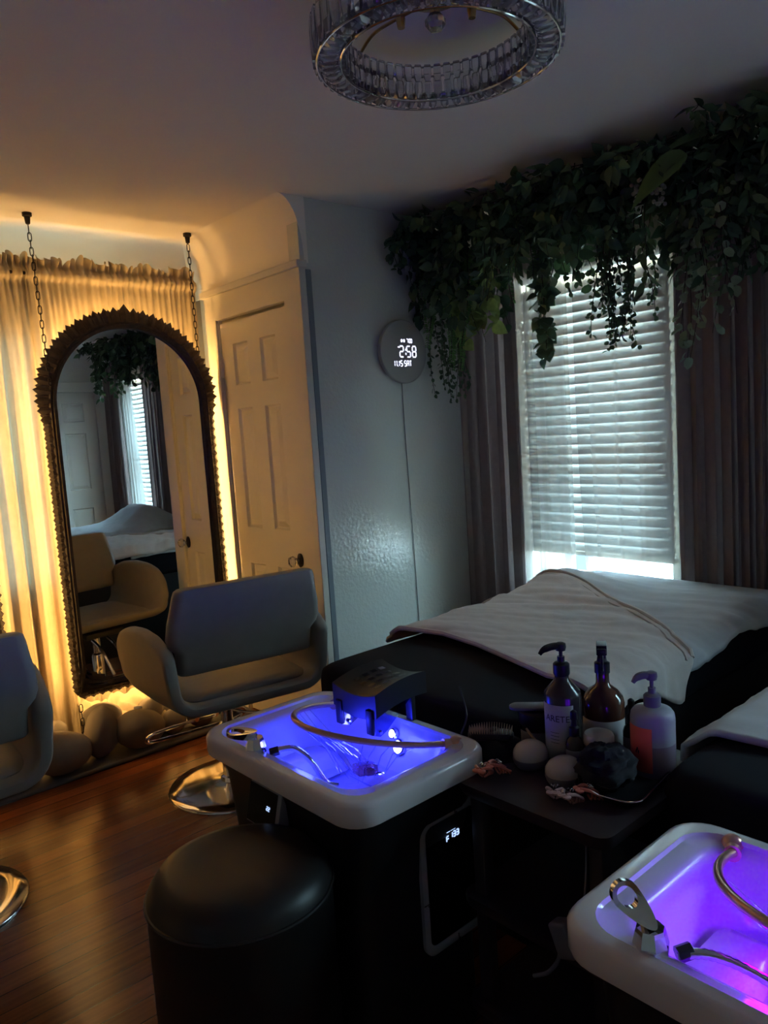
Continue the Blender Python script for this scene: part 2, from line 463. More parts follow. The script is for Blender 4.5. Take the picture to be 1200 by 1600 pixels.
# grey wall with the clock
b = MB(); b.box((XD+.012, YG, 0), (XW, YG+.08, H)); struct(b.build('wall_far', M['wall'], smooth=False))
# closet side wall behind the door, with its coved top
b = MB(); b.box((XD+.08, YG+.03, 0), (XD+.14, YA, H)); struct(b.build('wall_closet', M['trim'], smooth=False))
def cove(y0, y1):
    b = MB(); n = 14; A, B = .12, .26; X1 = 2.082
    prof = [(X1-A+A*cos(t*pi/2/n), H-B+B*sin(t*pi/2/n)) for t in range(n+1)]
    prof = [(X1, 2.19)]+prof+[(X1+.02, H), (X1+.02, 2.19)]
    b.loft([[(x, y0, z) for x, z in prof], [(x, y1, z) for x, z in prof]])
    return b
o = cove(YG-.002, YA).build('trim_cove', M['cove'], angle=30); struct(o)
# alcove wall with a window opening behind the curtains, its coved top
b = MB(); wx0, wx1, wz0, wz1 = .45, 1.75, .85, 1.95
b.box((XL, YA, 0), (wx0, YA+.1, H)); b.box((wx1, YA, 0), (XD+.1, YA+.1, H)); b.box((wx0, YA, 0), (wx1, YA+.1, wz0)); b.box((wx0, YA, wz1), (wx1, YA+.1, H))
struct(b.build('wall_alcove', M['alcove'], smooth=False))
b = MB(); n = 12; A = .16
prof = [(YA-A+A*cos(t*pi/2/n), H-A+A*sin(t*pi/2/n)) for t in range(n+1)]+[(YA+.02, H), (YA+.02, H-A)]
b.loft([[(XL, y, z) for y, z in prof], [(2.09, y, z) for y, z in prof]]); struct(b.build('trim_cove_alcove', M['cove'], angle=30))
# window wall with two openings
ops = [(-.88, -.10), (1.69, 2.46)]; oz0, oz1 = .62, 2.13
b = MB(); ys = [YN]+[v for p in ops for v in p]+[YG]
for i in range(0, len(ys), 2): b.box((XW, ys[i], 0), (XW+.12, ys[i+1], H))
for a0, a1 in ops:
    b.box((XW, a0, 0), (XW+.12, a1, oz0)); b.box((XW, a0, oz1), (XW+.12, a1, H))
struct(b.build('wall_right', M['wall'], smooth=False))
def window(name, y0, y1, z0, z1):
    f = MB(); X = XW
    for (p, q) in [((X-.02, y0-.07, z0-.07), (X, y1+.07, z0)), ((X-.02, y0-.07, z1), (X, y1+.07, z1+.07)), ((X-.02, y0-.07, z0), (X, y0, z1)), ((X-.02, y1, z0), (X, y1+.07, z1))]: f.box(p, q)
    zm = (z0+z1)/2
    for (p, q) in [((X+.05, y0, z0), (X+.09, y0+.035, z1)), ((X+.05, y1-.035, z0), (X+.09, y1, z1)), ((X+.05, y0, z0), (X+.09, y1, z0+.045)), ((X+.05, y0, z1-.04), (X+.09, y1, z1)), ((X+.05, y0, zm-.02), (X+.09, y1, zm+.02))]: f.box(p, q)
    o = struct(f.build(name, M['trim'], bevel=.003, seg=1))
    g = MB(); g.box((X+.068, y0+.03, z0+.03), (X+.072, y1-.03, z1-.03)); g.build('pane', M['glass'], o, smooth=False)
    s = MB(); s.box((X-.05, y0-.08, z0-.02), (X+.06, y1+.08, z0)); s.build('sill', M['trim'], o, bevel=.004)
    return o
window('window_1', ops[1][0], ops[1][1], oz0, oz1)
window('window_2', ops[0][0], ops[0][1], oz0, oz1)
f = MB()
for (p, q) in [((wx0-.07, YA-.015, wz0-.07), (wx1+.07, YA, wz0)), ((wx0-.07, YA-.015, wz1), (wx1+.07, YA, wz1+.07)), ((wx0-.07, YA-.015, wz0), (wx0, YA, wz1)), ((wx1, YA-.015, wz0), (wx1+.07, YA, wz1)), ((wx0, YA+.03, 1.23), (wx1, YA+.06, 1.27))]: f.box(p, q)
w3 = struct(f.build('window_3', M['trim'], bevel=.003, seg=1))
g = MB(); g.box((wx0, YA+.05, wz0), (wx1, YA+.054, wz1)); g.build('pane', M['glass'], w3, smooth=False)

def six_panel_door(name, w, h, panels, fr, knob_uv, mtrim):
    # fr(u,v,d): u across, v up, d out towards the room
    us = sorted({0, w, *[p[0] for p in panels], *[p[1] for p in panels]}); vs = sorted({0, h, *[p[2] for p in panels], *[p[3] for p in panels]})
    b = MB()
    for i in range(len(us)-1):
        for j in range(len(vs)-1):
            cu, cv = (us[i]+us[i+1])/2, (vs[j]+vs[j+1])/2
            if any(p[0] < cu < p[1] and p[2] < cv < p[3] for p in panels): continue
            b.add([fr(us[i], vs[j], 0), fr(us[i+1], vs[j], 0), fr(us[i+1], vs[j+1], 0), fr(us[i], vs[j+1], 0)], [(0, 1, 2, 3)])
    for p0, p1, q0, q1 in panels:
        lv = []
        for ins, d in ((0, 0), (.007, -.013), (.012, -.015), (.040, -.003), (.042, -.003)):
            lv.append([fr(p0+ins, q0+ins, d), fr(p1-ins, q0+ins, d), fr(p1-ins, q1-ins, d), fr(p0+ins, q1-ins, d)])
        b.loft(lv, False, True)
    b.loft([[fr(0, 0, 0), fr(w, 0, 0), fr(w, h, 0), fr(0, h, 0)], [fr(0, 0, -.03), fr(w, 0, -.03), fr(w, h, -.03), fr(0, h, -.03)]], False, True)
    return struct(b.build(name, mtrim, smooth=False))
dy0, dy1, dh = 2.906, 3.499, 2.024
fr1 = lambda u, v, d: (XD+.012-d, dy1-u, v+.008)
cols = [(.106, .242), (.352, .483)]
pan = [(c0, c1, z0, z1) for (c0, c1) in cols for (z0, z1) in ((.22, .80), (.985, 1.585), (1.70, 1.905))]
door = six_panel_door('door_1', dy1-dy0, dh-.008, pan, fr1, None, M['trim'])
k = MB(); kz, ky = .857, 2.945
k.loft([[(XD+.010-d, ky+r*cos(2*pi*i/20)*.8, kz+r*sin(2*pi*i/20)*1.25) for i in range(20)] for r, d in ((.026, 0), (.027, .006), (.018, .012), (.01, .014))])
k.build('rosette', M['black'], door)
k = MB(); k.loft([[(XD+.000-d, ky+r*cos(2*pi*i/8), kz+r*sin(2*pi*i/8)) for i in range(8)] for r, d in ((.008, 0), (.008, .014), (.020, .02), (.026, .034), (.024, .048), (.012, .056))])
k.build('knob', M['crystal'], door, smooth=False)
for hz in (1.80, .25):
    k = MB(); k.box((XD+.002, 3.497, hz-.04), (XD+.014, 3.512, hz+.04)); k.lathe([(.006, -.045), (.006, .045)], 8, (XD+.002, 3.505, hz)); k.build('hinge', M['white'], door, bevel=.001, seg=1)
# door casing
b = MB()
b.box((XD-.006, YG-.012, 0), (XD+.03, 2.90, 2.05)); b.box((XD-.006, 3.508, 0), (XD+.03, 3.61, 2.05)); b.box((XD-.006, YG-.012, 2.042), (XD+.03, 3.61, 2.175))
b.box((XD-.022, YG-.02, 2.165), (XD+.035, 3.625, 2.197)); b.box((XD+.006, 2.88, 0), (XD+.03, 2.903, 2.05)); b.box((XD+.006, 3.503, 0), (XD+.03, 3.515, 2.05))
struct(b.build('trim_1', M['trim'], bevel=.003, seg=1))
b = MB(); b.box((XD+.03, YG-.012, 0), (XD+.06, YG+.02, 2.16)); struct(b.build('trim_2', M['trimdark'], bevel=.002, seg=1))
b = MB(); b.box((XD+.062, YG-.014, 0), (XW, YG, .12)); struct(b.build('baseboard_far', M['trim'], bevel=.003, seg=1))
# room door on the near wall, seen in the mirror
pan2 = [(c0, c1, z0, z1) for (c0, c1) in ((.12, .34), (.43, .65)) for (z0, z1) in ((.22, .80), (1.0, 1.60), (1.72, 1.92))]
six_panel_door('door_2', .77, 2.03, pan2, lambda u, v, d: (2.15+u, YN+.03+d, v), None, M['trim'])
b = MB(); b.box((2.04, YN, 0), (2.145, YN+.045, 2.14)); b.box((2.925, YN, 0), (3.03, YN+.045, 2.14)); b.box((2.145, YN, 2.035), (2.925, YN+.045, 2.14)); struct(b.build('trim_3', M['trim'], bevel=.003, seg=1))

# outside: unseen eave added to warm the blind's top; blue panel seen beneath blind
b = MB(); b.box((XW+.12, .9, 2.40), (XW+.75, 3.1, 2.46)); tag(b.build('added_eave', M['wood'], smooth=False), 'unseen wooden eave added outdoors above the window to warm the top of the blind', 'eave')
b = MB(); b.box((4.3, 2.87, -.5), (4.36, 3.06, 1.0)); tag(b.build('outdoor_panel', M['blueout'], smooth=False), 'blue panel outdoors, glimpsed under the raised end of the window blind', 'panel')

# ================================================================== CURTAINS
def cloth_panel(p0, p1, ztop, zbot, nf, amp, seed, header=0, nu=None, nv=26, flare=0.0, pull=None, zfn=None):
    """hanging cloth between plan points p0 and p1"""
    P0, P1 = Vector(p0), Vector(p1); d = P1-P0; L = d.length; d.normalize(); nrm = Vector((-d.y, d.x))
    nu = nu or nf*8; b = MB(); rnd = random.Random(seed); ph = [rnd.uniform(0, 6.28) for _ in range(6)]
    def fn(u, v):
        z = ztop+(zbot-ztop)*v
        t = u*nf*2*pi
        f = sin(t+ph[0]+.9*sin(u*7+ph[1])+.25*sin(v*3+ph[4]))+.45*sin(1.73*t+ph[2]+v*1.2)+.30*sin(.61*t+ph[3]-v*1.5)
        a = amp*(.55+.45*sm(0, .5, v))
        s = u
        if pull: s = pull(u, v)
        q = P0+d*(L*s)+nrm*(a*f*.6)+d*(amp*.4*cos(t+ph[5]))
        if zfn: z += zfn(u, v)
        return (q.x, q.y, z)
    b.grid(fn, nu, nv)
    return b
def ruffle(b, p0, p1, z0, z1, n, amp, seed):
    P0, P1 = Vector(p0), Vector(p1); d = P1-P0; L = d.length; d.normalize(); nrm = Vector((-d.y, d.x)); rnd = random.Random(seed)
    k = n*6; off = [rnd.uniform(0, 9) for _ in range(3)]
    def fn(u, v):
        t = u*n*2*pi
        f = sin(t+1.3*sin(u*11+off[0]))+.6*sin(2.3*t+off[1])
        hgt = z0+(z1-z0)*v*(.62+.38*nz(u*L*22, off[2])+.16*sin(1.9*t))
        q = P0+d*(L*u+amp*.5*v*cos(1.4*t))+nrm*(amp*f*(.35+v))
        return (q.x, q.y, hgt)
    b.grid(fn, k, 4)
YC = 3.69
ROD = 2.245
c_r = thing('curtain', 'cream gathered curtain hanging behind the large arched mirror beside the door', 'curtain', (1.62, YC, .06), group=None)
def cream(parent, x0, x1, seed, nf):
    cx = parent.location.x; L = x1-x0; zr_ = ROD-.06; rnd = random.Random(seed); ph = [rnd.uniform(0, 6.28) for _ in range(8)]
    ng = int(L*34)
    zs = [zr_+.085, zr_+.07, zr_+.05, zr_+.034, zr_+.022, zr_+.012, zr_, zr_-.012, zr_-.022, zr_-.034]+[zr_-.05-(zr_-.07)*(i/26)**1.1 for i in range(27)]
    nv = len(zs)-1; nu = ng*8
    def fn(u, v):
        k = min(nv, int(round(v*nv))); z = zs[k]; x = u*L
        d = zr_-z
        lo = sin(u*nf*2*pi+ph[0]+1.1*sin(u*7+ph[1])+.3*sin(z*2+ph[2])); lo = (abs(lo)**.75)*(1 if lo > 0 else -1)
        lo += .5*sin(1.7*u*nf*2*pi+ph[3]+.8*z)+.35*sin(.55*u*nf*2*pi+ph[4]-z)
        hi = sin(u*ng*2*pi+1.4*sin(u*17+ph[5])+.8*sin(z*6))+.6*sin(u*ng*3.4+ph[6])
        wl = .032*sm(.04, .6, d)*(1-.15*sm(1, 2, d)); wh = .0085*exp(-max(0, d)/.16)*(1-.3*exp(-(d/.012)**2))
        y = lo*wl*.75+hi*wh
        bul = .024*sqrt(max(0, 1-(d/.026)**2)) if abs(d) < .026 else 0
        y -= bul
        if d < -.026:
            t = (-d-.026)/.06
            hh = .55+.55*nz(x*13, seed)+.30*nz(x*31, seed+2)+.15*sin(u*ng*2*pi)
            z = zr_+.026+.085*t*max(.15, hh)
            y += t*(.020*nz(x*24, seed+1)+.014*hi-.012); x += t*.018*nz(x*19, seed+7)
        return (x0-cx+x, y, z)
    b = MB(); b.grid(fn, nu, nv); b.build('cloth', M['cream'], parent, angle=75)
cream(c_r, 1.195, 2.045, 11, 12)
c_l = thing('curtain', 'cream gathered curtain at the left edge, behind the nearer grey salon chair', 'curtain', (.4, YC+.012, .06))
cream(c_l, -.45, 1.222, 23, 20)
b = MB(); b.tube([(-.5, YC, ROD), (2.02, YC, ROD)], .008, 10)
rod = tag(b.build('curtain_rod', M['iron']), 'thin dark curtain rod holding the cream curtains above the mirrors', 'curtain rod')
b = MB()
b.lathe([(.004, 0), (.016, .006), (.02, .02), (.016, .034), (.02, .04), (.012, .052), (.004, .056)], 10)
b.build('finial', M['crystal'], rod, loc=(2.052, YC, ROD), rot=(0, pi/2, 0), smooth=False) if False else None
b = MB(); b.loft([[(2.02+d, YC+r*cos(2*pi*i/10), ROD+r*sin(2*pi*i/10)) for i in range(10)] for r, d in ((.008, -.004), (.020, .001), (.022, .006), (.022, .014), (.018, .020), (.006, .024))])
b.build('finial', M['chrome'], rod)
# crumpled curtain hem lying among the stones
b = MB()
def crum(u, v):
    x = 1.20+.52*u; y = 3.66-.20*v
    fo = sin(x*42+6*nz(x*5, v*2.2)+2.5*v)
    return (x+.02*nz(x*9, v*4, 3), y, .085+.15*(1-v)**1.2+.016*fo+.020*nz(x*11, v*4, 1)+.008*sin(x*97+8*nz(x*7, v*3, 5)))
b.grid(crum, 130, 24); b.build('curtain_hem', M['cream'], c_r, loc=(-1.62, -YC, -.06))

# drapes and sheers at the window
def drape(label, y0, y1, nf, seed, zt=2.30, zb=.03, x=3.035, amp=.03, pull=None):
    o = cloth_panel((x, y0), (x, y1), zt, zb, nf, amp, seed, pull=pull).build('drape', M['drape'])
    return tag(o, label, 'curtain')
drape('mauve brown drape hanging in the corner left of the bright window', 2.375, 2.776, 6, 3, amp=.026)
drape('mauve brown drape hanging right of the bright window, along the frame edge', 1.02, 1.565, 9, 5)
drape('mauve drape on the right of the second window, seen only in the mirror', -1.25, -.80, 6, 8)
drape('mauve drape on the left of the second window, seen only in the mirror', -.16, .40, 7, 9)
def sheer(label, y0, y1, nf, seed, x, amp=.02, pull=None, zb=.05):
    o = cloth_panel((x, y0), (x, y1), 2.28, zb, nf, amp, seed, pull=pull).build('sheer_curtain', M['sheer'])
    return tag(o, label, 'sheer curtain')
sheer('sheer voile curtain over the left third of the bright window blind', 2.145, 2.45, 3, 31, 3.085, .016)
sheer('narrow darker doubled strip of sheer voile left of the middle of the bright blind', 2.145, 2.32, 2, 36, 3.115, .008)
sheer('sheer voile curtain over the right part of the bright window blind', 1.56, 2.105, 4, 32, 3.105, .016,
      pull=lambda u, v: u*(1-.08*sm(.3, 1, v)*sm(.3, 1, u)))
sheer('sheer voile curtain swept aside on the second window, seen in the mirror', -.90, -.55, 4, 33, 3.09, .02, pull=lambda u, v: u*(.8+.5*v))
b = MB(); b.tube([(3.06, -1.25, 2.315), (3.06, 2.74, 2.315)], .013, 10); tag(b.build('curtain_rod', M['iron']), 'dark rod above the window drapes, hidden among the hanging greenery', 'curtain rod')

# blinds
def blind(label, y0, y1, zb, tilt=68.5):
    t = thing('window_blind', label, 'blind', (3.15, (y0+y1)/2, zb)); w = (y1-y0)/2; zt = 2.15-zb
    b = MB(); b.box((-.022, -w, zt-.05), (.022, w, zt)); b.build('headrail', M['blindrail'], t, bevel=.003, seg=1)
    b = MB(); pitch = .0475; n = int((zt-.06)/pitch); ang = radians(tilt)
    for i in range(n):
        z = .028+i*pitch
        def fn(u, v, z=z):
            s = (u-.5)*.056; cr = .0035*(1-(2*u-1)**2)
            # room edge down
            return (-s*cos(ang)-cr*sin(ang), -w+.004+2*(w-.004)*v, z-s*sin(ang)+cr*cos(ang)+.0012*nz(v*3, i*1.7))
        b.grid(fn, 5, 6)
    b.build('slats', M['slat'], t, solid=.0022)
    b = MB(); b.box((-.022, -w, -.012), (.022, w, .010)); b.build('bottom_rail', M['blindrail'], t, bevel=.003, seg=1)
    for yy in (-w*.72, -.02, w*.72):
        b = MB(); b.tube([(-.027, yy, 0), (-.027, yy, zt-.04)], .0012, 5); b.tube([(.024, yy, 0), (.024, yy, zt-.04)], .0012, 5); b.build('ladder_cord', M['white'], t)
    b = MB(); b.tube([(-.032, w-.06, zt-.05), (-.034, w-.06, zt-.85)], .004, 6); b.build('tilt_wand', M['white'], t)
    return t
blind('white slatted blind glowing with daylight in the window by the bed foot', 1.654, 2.441, .785)
blind('white slatted blind in the second window, seen only in the mirror', -.91, -.13, .70, 52)

# ================================================================== MIRRORS
def arch_pts(hw, z0, zs, n, top=1.0, nb=10):
    """closed outline, counter-clockwise from bottom left: bottom, right side, arch, left side"""
    pts = []
    ns = int(n*(zs-z0)/hw/3.2)
    for i in range(nb): pts.append((-hw+2*hw*i/nb, z0))
    for i in range(ns): pts.append((hw, z0+(zs-z0)*i/ns))
    for i in range(n): a = pi*i/n; pts.append((hw*cos(a), zs+hw*top*sin(a)))
    for i in range(ns): pts.append((-hw, zs-(zs-z0)*i/ns))
    return pts
def make_mirror(label):
    t = thing('wall_mirror', label, 'mirror', (1.582, 3.56, .27))
    # local: x across, y depth (front negative), z up from the frame's bottom
    hw, z0, zs = .358, .075, 1.37
    inner = arch_pts(hw, z0, zs, 40)
    b = MB(); b.loft([[(x, -.004, z) for x, z in inner], [(x, .004, z) for x, z in inner]]); b.build('glass', M['mirror'], t, smooth=False)
    # moulded inner band
    def off(o): return arch_pts(hw+o, z0-o, zs, 40)
    b = MB(); b.loft([[(x, y, z) for x, z in off(o)] for o, y in ((-.004, -.005), (-.004, -.022), (.006, -.030), (.012, -.030), (.016, -.022), (.024, -.026), (.03, -.02), (.03, .012), (-.004, .012), (-.004, -.005))], False, False)
    b.build('inner_moulding', M['bronze'], t)
    # ring of carved leaves: evenly spaced along the outline
    base = off(.022); Ls = [0]
    for i in range(len(base)): p, q = base[i], base[(i+1) % len(base)]; Ls.append(Ls[-1]+math.hypot(q[0]-p[0], q[1]-p[1]))
    def at(s):
        s %= Ls[-1]
        for i in range(len(base)):
            if Ls[i] <= s <= Ls[i+1]:
                f_ = (s-Ls[i])/(Ls[i+1]-Ls[i]); p, q = base[i], base[(i+1) % len(base)]
                tx, tz = (q[0]-p[0]), (q[1]-p[1]); l = math.hypot(tx, tz)
                return p[0]+(q[0]-p[0])*f_, p[1]+(q[1]-p[1])*f_, tz/l, -tx/l
    # arc length of the crown
    ic = max(range(len(base)), key=lambda i: base[i][1]); sc = Ls[ic]
    N = 112; b = MB()
    for k in range(N):
        for lay in (0, 1):
            s = sc+(k+.5*lay)*Ls[-1]/N
            x, z, nx, nz_ = at(s)
            arch = sm(1.25, 1.45, z)
            ln = (.040+.034*arch)*(1.0 if lay == 0 else .86); wd = (Ls[-1]/N)*.62
            lean = 0.0
            if k == 0 and lay == 0: ln = .088; wd *= 1.25
            tx, tz = -nz_, nx
            # leaf sweeps: slight lean away from the crown on the flanks
            tipx, tipz = x+nx*ln+tx*lean, z+nz_*ln+tz*lean
            y0 = -.006 if lay == 0 else -.001
            P = lambda a, c, y: (x+nx*ln*a+tx*wd*c, y+y0, z+nz_*ln*a+tz*wd*c)
            vs = [P(0, -1, -.008), P(0, 0, -.020), P(0, 1, -.008), P(.55, -.95, -.004), P(.5, 0, -.018), P(.55, .95, -.004), (tipx, y0-.002, tipz),
                  P(0, -1, .008), P(0, 1, .008), P(.55, -.95, .006), P(.55, .95, .006), (tipx, y0+.004, tipz)]
            b.add(vs, [(0, 1, 4, 3), (1, 2, 5, 4), (3, 4, 6), (4, 5, 6), (7, 9, 10, 8), (9, 11, 10), (0, 3, 9, 7), (2, 8, 10, 5), (3, 6, 11, 9), (5, 10, 11, 6)])
    b.build('leaf_frame', M['bronze'], t, angle=25)
    b = MB(); bk = off(.016); b.loft([[(x, .012, z) for x, z in bk], [(x, .02, z) for x, z in bk]]); b.build('back_board', M['blackmatte'], t, smooth=False)
    # led strip running round the back of the frame
    st = off(.006); b = MB()
    ring = [(x, .024, z) for x, z in st]
    b.loft([[(x, .021, z) for x, z in off(.024)], [(x, .030, z) for x, z in off(.024)], [(x, .030, z) for x, z in off(.018)], [(x, .021, z) for x, z in off(.018)], [(x, .021, z) for x, z in off(.024)]], False, False)
    b.build('led_strip', M['led'], t, smooth=False)
    return t
MZ = radians(-2.0)
mir = make_mirror('arched mirror in a dark carved leaf frame with warm backlight beside the door')
mir.rotation_euler = (0, 0, MZ)
mir2 = dup(mir, (.485, 3.56, .27), 'second arched backlit mirror, only its jagged frame edge showing at far left')
# chains
def chain(label, x, y, z0, z1, hook=True, dx=0.0, group=None):
    t = thing('hanging_chain', label, 'chain', (x+dx, y, z0))
    n = int((z1-z0)/.030); b = MB()
    for i in range(n):
        zc = (z1-z0)*(i+.5)/n; xx = -dx*(1-(i+.5)/n)*-1-dx if False else dx*(-(i+.5)/n)
        pts = []
        for k in range(14):
            a = 2*pi*k/14; lx, lz = .0075*cos(a), .0105*sin(a)+(.0085 if sin(a) > .01 else -.0085 if sin(a) < -.01 else 0)
            pts.append((xx+lx, 0, zc+lz) if i % 2 == 0 else (xx+lx*.35, lx*.9, zc+lz))
        b.tube(pts, .0022, 5, closed=True)
    b.build('links', M['iron'], t)
    if hook:
        h = MB(); h.lathe([(.02, 0), (.02, -.014), (.013, -.018), (.010, -.045), (.004, -.05)], 14, (-dx, 0, z1-z0+.055)); h.build('ceiling_hook', M['iron'], t)
    return t
chain('black chain from the ceiling to the left side of the arched mirror', 1.187, 3.545, 1.735, 2.415, dx=.02)
chain('black chain from the ceiling to the right side of the arched mirror', 1.945, 3.545, 1.76, 2.415, dx=0)
chain('short black chain hanging below the lower left corner of the arched mirror', 1.168, 3.50, .06, .285, hook=False)
chain('black chain from the ceiling to the second mirror at far left', .10, 3.545, 1.735, 2.415, dx=.02)
chain('black chain on the right of the second mirror, just outside the left edge', .85, 3.545, 1.76, 2.415, dx=0)

# ================================================================== STONES
b = MB(); b.box((XL, 3.37, 0), (2.03, YA-.02, .022)); cb = struct(b.build('trim_4', M['curb'], bevel=.012, seg=3))
stones = [
 (.30, 3.50, .11, .13, .10, .075, 10, 'grey stone at far left behind the nearer chair'),
 (.56, 3.50, .11, .11, .09, .07, -12, 'grey beige stone half behind the lower rim of the nearer chair'),
 (.82, 3.47, .10, .10, .08, .062, 8, 'low rounded stone between the nearer chair and the curb edge'),
 (1.045, 3.47, .125, .115, .09, .083, 8, 'broad grey beige stone in front, left of the short chain'),
 (1.03, 3.60, .19, .085, .07, .05, -14, 'smaller stone lying behind the broad one, left of the short chain'),
 (1.238, 3.50, .145, .070, .065, .105, 4, 'upright egg-shaped stone standing just right of the short chain'),
 (1.275, 3.57, .222, .088, .06, .050, 12, 'pale oblong stone lying on top, lit by the mirror glow'),
 (1.405, 3.47, .12, .112, .085, .080, 4, 'largest round stone in the middle of the row under the mirror'),
 (1.50, 3.55, .185, .058, .06, .052, -35, 'dark tilted stone on top of the row, beside the small white piece'),
 (1.59, 3.49, .095, .052, .055, .055, 0, 'small round stone behind the chrome footrest'),
 (1.62, 3.60, .14, .07, .05, .05, 20, 'pale slanted stone behind the small round one at the footrest'),
 (1.73, 3.49, .10, .070, .06, .058, 0, 'brownish stone right of the footrest under the chair'),
 (1.90, 3.50, .105, .085, .07, .062, 10, 'stone at the right end of the row by the door casing')]
for i, (x, y, z, rx, ry, rz, ro, lab) in enumerate(stones):
    b = MB(); R = Matrix.Rotation(radians(ro), 3, 'Y')
    b.ball((0, 0, 0), (rx*1.08, ry, rz*1.15), 28, 18, R, lambda v, i=i: 1+.10*nz(v.x*1.1+i*3, v.y*1.1, v.z*1.1)+.02*nz(v.x*3+i, v.y*3, v.z*3))
    zz = [v[2] for v in b.v]
    z = max(z-.028, .022-min(zz)); o = b.build('boulder', M['stone'], loc=(x, y-.03, z)); tag(o, lab, 'stone', 'stones piled under the mirrors')
b = MB(); b.ball((0, 0, 0), (.022, .012, .008), 14, 8); tag(b.build('light_switch', M['white'], loc=(1.42, 3.47, .205), rot=(0, radians(10), 0)), 'tiny white inline switch lying on top of the largest stone', 'switch')

# ================================================================== SALON CHAIRS
def make_chair(label):
    t = thing('salon_chair', label, 'chair', (1.535, 2.79, 0))
    # polished base plate
    b = MB(); b.lathe([(.02, .0), (.262, .0), (.264, .008), (.258, .016), (.20, .024), (.10, .031), (.05, .034), (.046, .036)], 56)
    b.build('base_plate', M['brushed'], t, angle=60)
    b = MB(); b.lathe([(.05, .034), (.046, .05), (.036, .055), (.036, .27), (.030, .28), (.024, .285), (.024, .40)], 20); b.build('column', M['chrome'], t)
    b = MB(); b.box((-.11, -.10, .395), (.11, .12, .425)); b.build('seat_plate', M['black'], t, bevel=.004)
    b = MB(); b.tube(smooth_path([(.02, -.03, .33), (.06, -.12, .335), (.10, -.22, .36), (.12, -.27, .365)], 5), .006, 8); b.build('lift_lever', M['chrome'], t)
    # footrest: chrome rod loop on two struts
    fr_ = smooth_path([(.17, .29, .215), (.02, .29, .21), (-.14, .29, .205), (-.235, .29, .195), (-.262, .305, .172), (-.24, .325, .150), (-.12, .33, .146), (.06, .33, .150), (.17, .325, .158), (.195, .305, .19), (.17, .29, .215)], 6)
    b = MB(); b.tube(fr_[:-1], .0075, 8, closed=True); b.build('footrest', M['chrome'], t)
    for sx in (-.045, .045):
        b = MB(); b.tube(smooth_path([(sx, .05, .37), (sx, .15, .33), (sx, .27, .215)], 5), .009, 8); b.build('footrest_strut', M['chrome'], t)
    # tub shell with sweeping arms: U section lofted front to back
    top = [(-.335, .665), (-.30, .70), (-.2, .735), (-.08, .745), (.03, .735), (.12, .705), (.18, .655), (.215, .60), (.228, .555)]
    bot = [(-.335, .445), (-.1, .435), (.1, .440), (.19, .455), (.228, .485)]
    hw = [(-.335, .322), (-.1, .345), (.1, .365), (.18, .362), (.228, .345)]
    th = [(-.335, .044), (-.30, .055), (.1, .056), (.19, .05), (.228, .03)]
    loops = []
    for i in range(25):
        y = -.335+.563*i/24; zt, zb, w, d = (lerp_tab(q, y) for q in (top, bot, hw, th)); r = min(.115, (zt-zb)*.5)
        out = []; inn = []
        for k in range(5): out.append((-w-.012*(1-k/5), zt-(zt-zb-r)*k/5))
        for k in range(9): a = pi+pi/2*k/8; out.append((-w+r+r*cos(a), zb+r+r*sin(a)))
        right = [(-x, z) for x, z in reversed(out)]; out = out+right
        wi, ri, zbi = w-d, max(r-d, .03), zb+d*.85
        for k in range(5): inn.append((-wi-.012*(1-k/5), zt-(zt-zbi-ri)*k/5))
        for k in range(9): a = pi+pi/2*k/8; inn.append((-wi+ri+ri*cos(a), zbi+ri+ri*sin(a)))
        inn = inn+[(-x, z) for x, z in reversed(inn)]
        # round the arm tops
        capR = [(w-d*.25+.012, zt+d*.22), (w-d*.75+.012, zt+d*.22)]
        capL = [(-(w-d*.75)-.012, zt+d*.22), (-(w-d*.25)-.012, zt+d*.22)]
        loop = out+capR+list(reversed(inn))+capL
        loops.append([(x, y, z) for x, z in loop])
    b = MB(); b.loft(loops, False, False); n0 = len(loops[0]); no = 28
    for base in (0, (len(loops)-1)*n0):
        ii = [base+no+2+27-i for i in range(28)]
        for i in range(27): b.f.append((base+i, base+i+1, ii[i+1], ii[i]))
        b.f.append((base+27, base+28, base+29, ii[27])); b.f.append((base, ii[0], base+n0-2, base+n0-1))
    b.build('tub_shell', M['chairv'], t, angle=75, subd=1)
    # seat cushion
    b = MB(); b.loft([rrect(.235, .22, .07, .468, 0, -.04), rrect(.262, .245, .08, .480, 0, -.04), rrect(.265, .248, .08, .494, 0, -.04), rrect(.25, .235, .07, .506, 0, -.04), rrect(.2, .19, .05, .510, 0, -.04)]); b.build('seat_cushion', M['chairv'], t, angle=60)
    # backrest: slightly reclined wide pad
    lp = []
    for z, yb, hwid in ((.600, -.268, .262), (.606, -.269, .268), (.64, -.270, .270), (.685, -.280, .272), (.712, -.286, .296), (.74, -.292, .305), (.80, -.306, .299), (.85, -.318, .288), (.90, -.330, .279), (.920, -.334, .273), (.927, -.336, .262)):
        tk = .038 if .605 < z < .92 else .031
        ring = []
        for p in rrect(hwid, tk, tk*.9, 0): ring.append((p[0], yb+p[1]-.015*(1-(p[0]/hwid)**2), z))
        lp.append(ring)
    b = MB(); b.loft(lp); b.build('backrest', M['chairv'], t, angle=70)
    return t
ch1 = make_chair('taupe salon chair with open back, standing before the arched mirror by the door')
ch1.location = (1.515, 2.79, 0); ch1.rotation_euler = (0, 0, radians(-9))
dup(ch1, (.40, 2.72, 0), 'taupe salon chair cut off by the left edge of the picture', rz=radians(-4))

